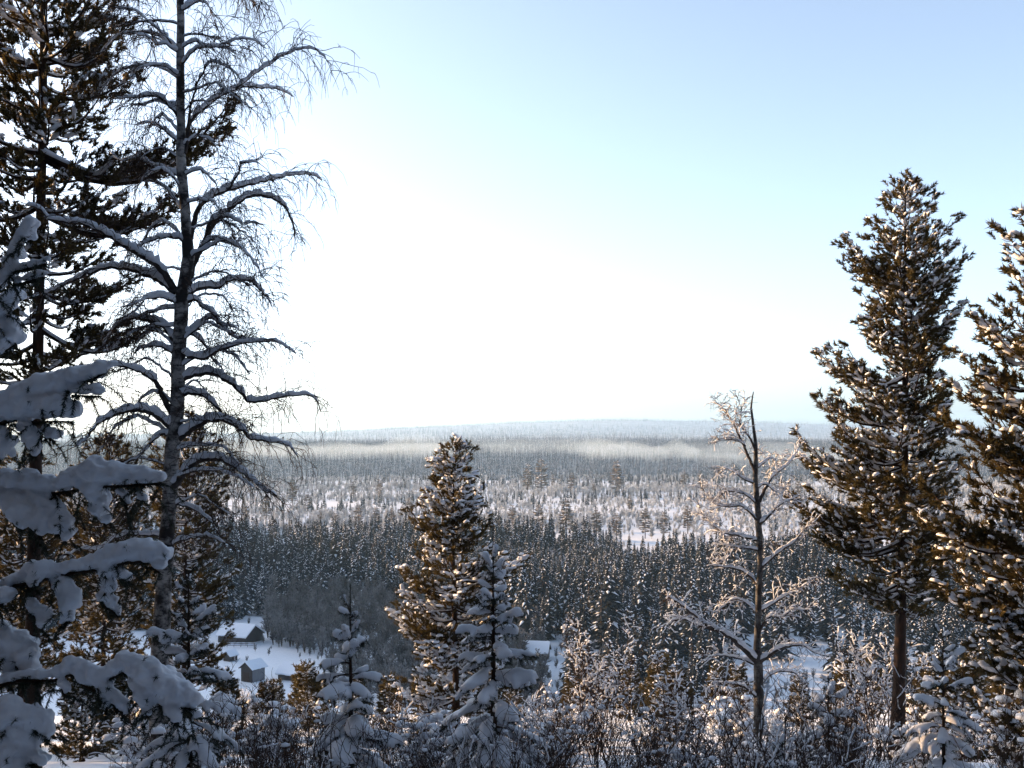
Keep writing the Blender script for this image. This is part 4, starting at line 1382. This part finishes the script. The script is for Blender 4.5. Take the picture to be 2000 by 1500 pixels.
def fence(label, qx0, qx1, qy, Y):
    a, b_ = (qx0 - 1000) / F * Y, (qx1 - 1000) / F * Y
    za = float(ground_z((a + b_) / 2, Y))
    t = thing('rail_fence', ((a + b_) / 2, Y, za), label, 'fence')
    n = 6
    for i in range(n):
        x = (b_ - a) * (i / (n - 1) - 0.5)
        m = MB()
        tubes(m, [[x, 0, -0.2], [x, 0, 1.25]], [0.07, 0.06], 6)
        m.build('post', M_LOG, t)
    for z in (0.55, 1.05):
        m = MB()
        box_mesh(m, (-(b_ - a) / 2 - 0.2, -0.13, z - 0.09), ((b_ - a) / 2 + 0.2, -0.08, z + 0.09))
        o = m.build('rail', M_LOG, t)
        m = MB()
        p = np.stack([np.linspace(-(b_ - a) / 2 - 0.2, (b_ - a) / 2 + 0.2, 24), np.full(24, -0.1), np.full(24, z + 0.13)], 1)
        tubes(m, p, 0.1 + 0.03 * np.sin(np.arange(24) * 1.7), 6)
        m.build('snow', M_SNOW, o)
fence('snow topped rail fence in front of the long log barn', 430, 497, 1262, 303)

# ------------------------------------------------------------------ bushes and small trees of the near slope
def bush_parts(seed, H, spread, stems, twn, tl, snowp, r0, droop=0.05, lumps=0, up=0.5, s_from=0.25, lump_r=0.05):
    r = np.random.default_rng(seed)
    wood, sn = MB(), MB()
    out, paths, rads = [], [], []
    for i in range(stems):
        a, q = r.uniform(0, 6.28), spread * r.uniform(0.15, 1.0)
        h = H * r.uniform(0.6, 1.0)
        s = np.linspace(0, 1, 10)
        p = np.stack([q * np.cos(a) * s ** 1.15, q * np.sin(a) * s ** 1.15, h * s], 1) + np.array([r.normal(0, 0.12 * spread), r.normal(0, 0.12 * spread), -0.05])
        p[1:] += r.normal(0, 0.018 * H, (9, 3)) * np.array([1, 1, 0.2])
        p = resample(p, 12)
        paths.append(p)
        rads.append(r0 * (1 - 0.8 * np.linspace(0, 1, 12)))
        f = grow_twigs(r, p, None, twn, tl[0], tl[1], droop, up, out, s_from=s_from, r0=r0 * 0.5)
        for g in f:
            grow_twigs(r, g, None, 2, tl[0] * 0.4, tl[1] * 0.5, droop, up * 0.6, out, s_from=0.3, r0=r0 * 0.36)
    tubes(wood, np.array(paths), np.array(rads), 5)
    pa = np.array([p for p, _ in out])
    ra = np.array([q for _, q in out])
    tubes(wood, pa, ra[:, None] * np.linspace(1, 0.4, 6)[None], 3, 0, False)
    pk = r.uniform(0, 1, len(pa)) < snowp
    if pk.any():
        rq = ra[pk][:, None] * r.uniform(1.1, 2.6, (pk.sum(), 5))
        tubes(sn, pa[pk][:, 1:] + np.array([0, 0, 1.0]) * (rq * 0.8)[..., None], rq, 4, 0, True)
    if lumps:
        k = r.integers(0, len(pa), lumps)
        loc = pa[k, r.integers(2, 6, lumps)]
        sr = r.uniform(0.5, 1.3, lumps) * lump_r
        B = np.zeros((lumps, 3, 3))
        B[:, 0, 0], B[:, 1, 1], B[:, 2, 2] = sr * r.uniform(0.9, 1.5, lumps), sr * r.uniform(0.9, 1.3, lumps), sr * 0.85
        w = r.integers(0, 5, lumps)
        for q in range(5):
            inst(sn, *LUMPS[q], B[w == q], loc[w == q] + np.array([0, 0, 0.01]), 0, True)
    return wood, sn

def put_bush(proto, X, Y, s, rz, label=None, dz=0.0):
    c = copy_tree(proto)
    c.location = (X, Y, float(ground_z(X, Y)) + dz)
    c.rotation_euler = (0, 0, rz)
    c.scale = (s, s, s)
    if label:
        c['label'] = label
    return c

def make_bush(name, loc, label, cat, group, wood_mat, parts):
    t = thing(name, loc, label, cat, group)
    parts[0].build('stems', wood_mat, t)
    sw = parts[1].build('snow', M_SNOW, t)
    if sw:
        sw['kind'] = 'stuff'
    return t

def at_px(qx, Y):
    X = (qx - 1000) / F * Y
    return (X, Y, float(ground_z(X, Y)))

# single bushes that can be told apart
make_bush('leafless_tree', at_px(1168, 34), 'rounded leafless tree with gold lit snowy twigs right of the laden young spruce', 'tree', None, M_TWIG,
          bush_parts(61, 4.2, 1.25, 14, 30, (0.35, 0.85), 0.2, 0.02, 0.02, 420, 0.55, 0.3, 0.042))
make_bush('leafless_tree', at_px(1712, 29.5), 'leafless bush with bright sunlit branches at the tall pine trunk', 'tree', None, M_TWIG,
          bush_parts(62, 3.6, 1.35, 11, 20, (0.3, 0.75), 0.6, 0.02, 0.0, 100, 0.4, 0.35, 0.04))
make_bush('snowy_bush', at_px(1552, 20), 'bush with gold lit branches right of the frosted birch foot', 'bush', None, M_TWIG,
          bush_parts(63, 1.5, 0.7, 8, 16, (0.2, 0.5), 0.8, 0.016, 0.0, 60, 0.4, 0.3, 0.045))
make_bush('snowy_bush', at_px(1030, 26), 'low gold lit bush at the right of the laden young spruce', 'bush', None, M_TWIG,
          bush_parts(64, 2.0, 0.9, 9, 16, (0.2, 0.55), 0.8, 0.016, 0.0, 80, 0.4, 0.3, 0.045))
make_bush('leafless_tree', at_px(1330, 30), 'dark leafless tree with frosted twigs between rounded tree and frosted birch', 'tree', None, M_TWIG,
          bush_parts(65, 3.0, 1.1, 10, 20, (0.3, 0.7), 0.3, 0.018, 0.05, 160, 0.5, 0.3, 0.045))
make_bush('snowy_bush', at_px(482, 60), 'round bush with gold lit frost in front of the gabled shed', 'bush', None, M_TWIG,
          bush_parts(66, 2.4, 1.0, 12, 20, (0.25, 0.6), 0.9, 0.018, 0.0, 200, 0.5, 0.3, 0.06))

rb = np.random.default_rng(91)
# bare upright shrubs close to the viewer
protos = []
for k in range(6):
    protos.append(make_bush('bare_shrub', at_px(600 + 150 * k, 12.0), 'thin dark leafless shrub low in the foreground', 'shrub', 'bare shrubs along the bottom of the picture', M_TWIG,
                            bush_parts(70 + k, 1.9, 0.7, 6, 6, (0.3, 0.75), 0.05, 0.0095, 0.0, 5, 0.9, 0.2, 0.03)))
for k in range(120):
    Yb = rb.uniform(9.5, 20)
    qx = rb.uniform(380, 2060)
    X = (qx - 1000) / F * Yb
    top = np.interp(qx, [300, 560, 700, 1000, 1200, 1500, 2000], [1400, 1390, 1420, 1420, 1380, 1370, 1400]) + 30 - 75 * rb.normal() * 0.8
    hz_ = (HY - top) / F * Yb - float(ground_z(X, Yb))
    put_bush(protos[k % 6], X, Yb, float(np.clip(hz_ / 1.9, 0.45, 1.3)), rb.uniform(0, 6.28))
# snow laden low bushes further down
protos = []
for k in range(5):
    protos.append(make_bush('snowy_shrub', at_px(1100 + 170 * k, 22.0), 'low shrub loaded with lumps of snow on the near slope', 'shrub', 'snow laden shrubs on the near slope', M_TWIG,
                            bush_parts(80 + k, 1.5, 0.95, 12, 14, (0.2, 0.5), 0.15, 0.011, 0.05, (30, 12, 46, 20, 36)[k], 0.5, 0.2, (0.1, 0.05, 0.11, 0.06, 0.09)[k])))
for k in range(64):
    Yb = 16 + 34 * rb.uniform() ** 1.4
    qx = rb.uniform(120, 2050)
    if 1690 < qx < 1800:
        Yb += 12
    X = (qx - 1000) / F * Yb
    put_bush(protos[k % 5], X, Yb, rb.uniform(0.7, 1.35) * (1 if Yb < 35 else 1.25), rb.uniform(0, 6.28))
CONI = []
# small conifers lower on the slope
protos = []
for k in range(3):
    H = 3.2
    protos.append(pine('small snowy conifer standing among shrubs on the slope', np.array(at_px(1320 - 360 * k, 48 + 3 * k)), [(0, 0, 0), (0.02, 0, 1.6), (0, 0, H)],
                       [(0.2, 0.85, 0.85), (1.2, 0.8, 0.8), (2.2, 0.45, 0.45), (3.1, 0.1, 0.1)], 95 + k, 0.3, split=False, group='small conifers on the slope', tr=(0.06, 0.01), gap=0.3, nper=5, size=1.5, dens=0.6, snow_r=0.075, snow_p=0.5, name='small_conifer'))
for k, (qx, Yb, s) in enumerate([(590, 62, 1.1), (625, 56, 0.9), (540, 70, 0.9), (760, 55, 0.9), (830, 46, 0.8), (1290, 60, 1.2), (1120, 66, 1.0), (1230, 75, 1.2), (1400, 58, 1.0), (1440, 70, 1.2), (1560, 64, 0.9), (1650, 55, 1.1), (1820, 48, 1.2), (1900, 56, 1.3), (1970, 42, 1.2), (240, 34, 0.9), (160, 30, 0.8), (440, 38, 0.8), (520, 44, 0.7), (1880, 34, 1.0), (1700, 75, 1.3), (1000, 80, 1.1), (700, 78, 1.0)]):
    X = (qx - 1000) / F * Yb
    CONI.append((qx, put_bush(protos[k % 3], X, Yb, s, k * 1.9)))
CONI += [(1320 - 360 * k, protos[k]) for k in range(3)]
for k, (_, o) in enumerate(sorted(CONI, key=lambda q: q[0])):
    o['label'] = 'small snowy conifer among shrubs on the slope, %s from the left' % nth(k + 1)
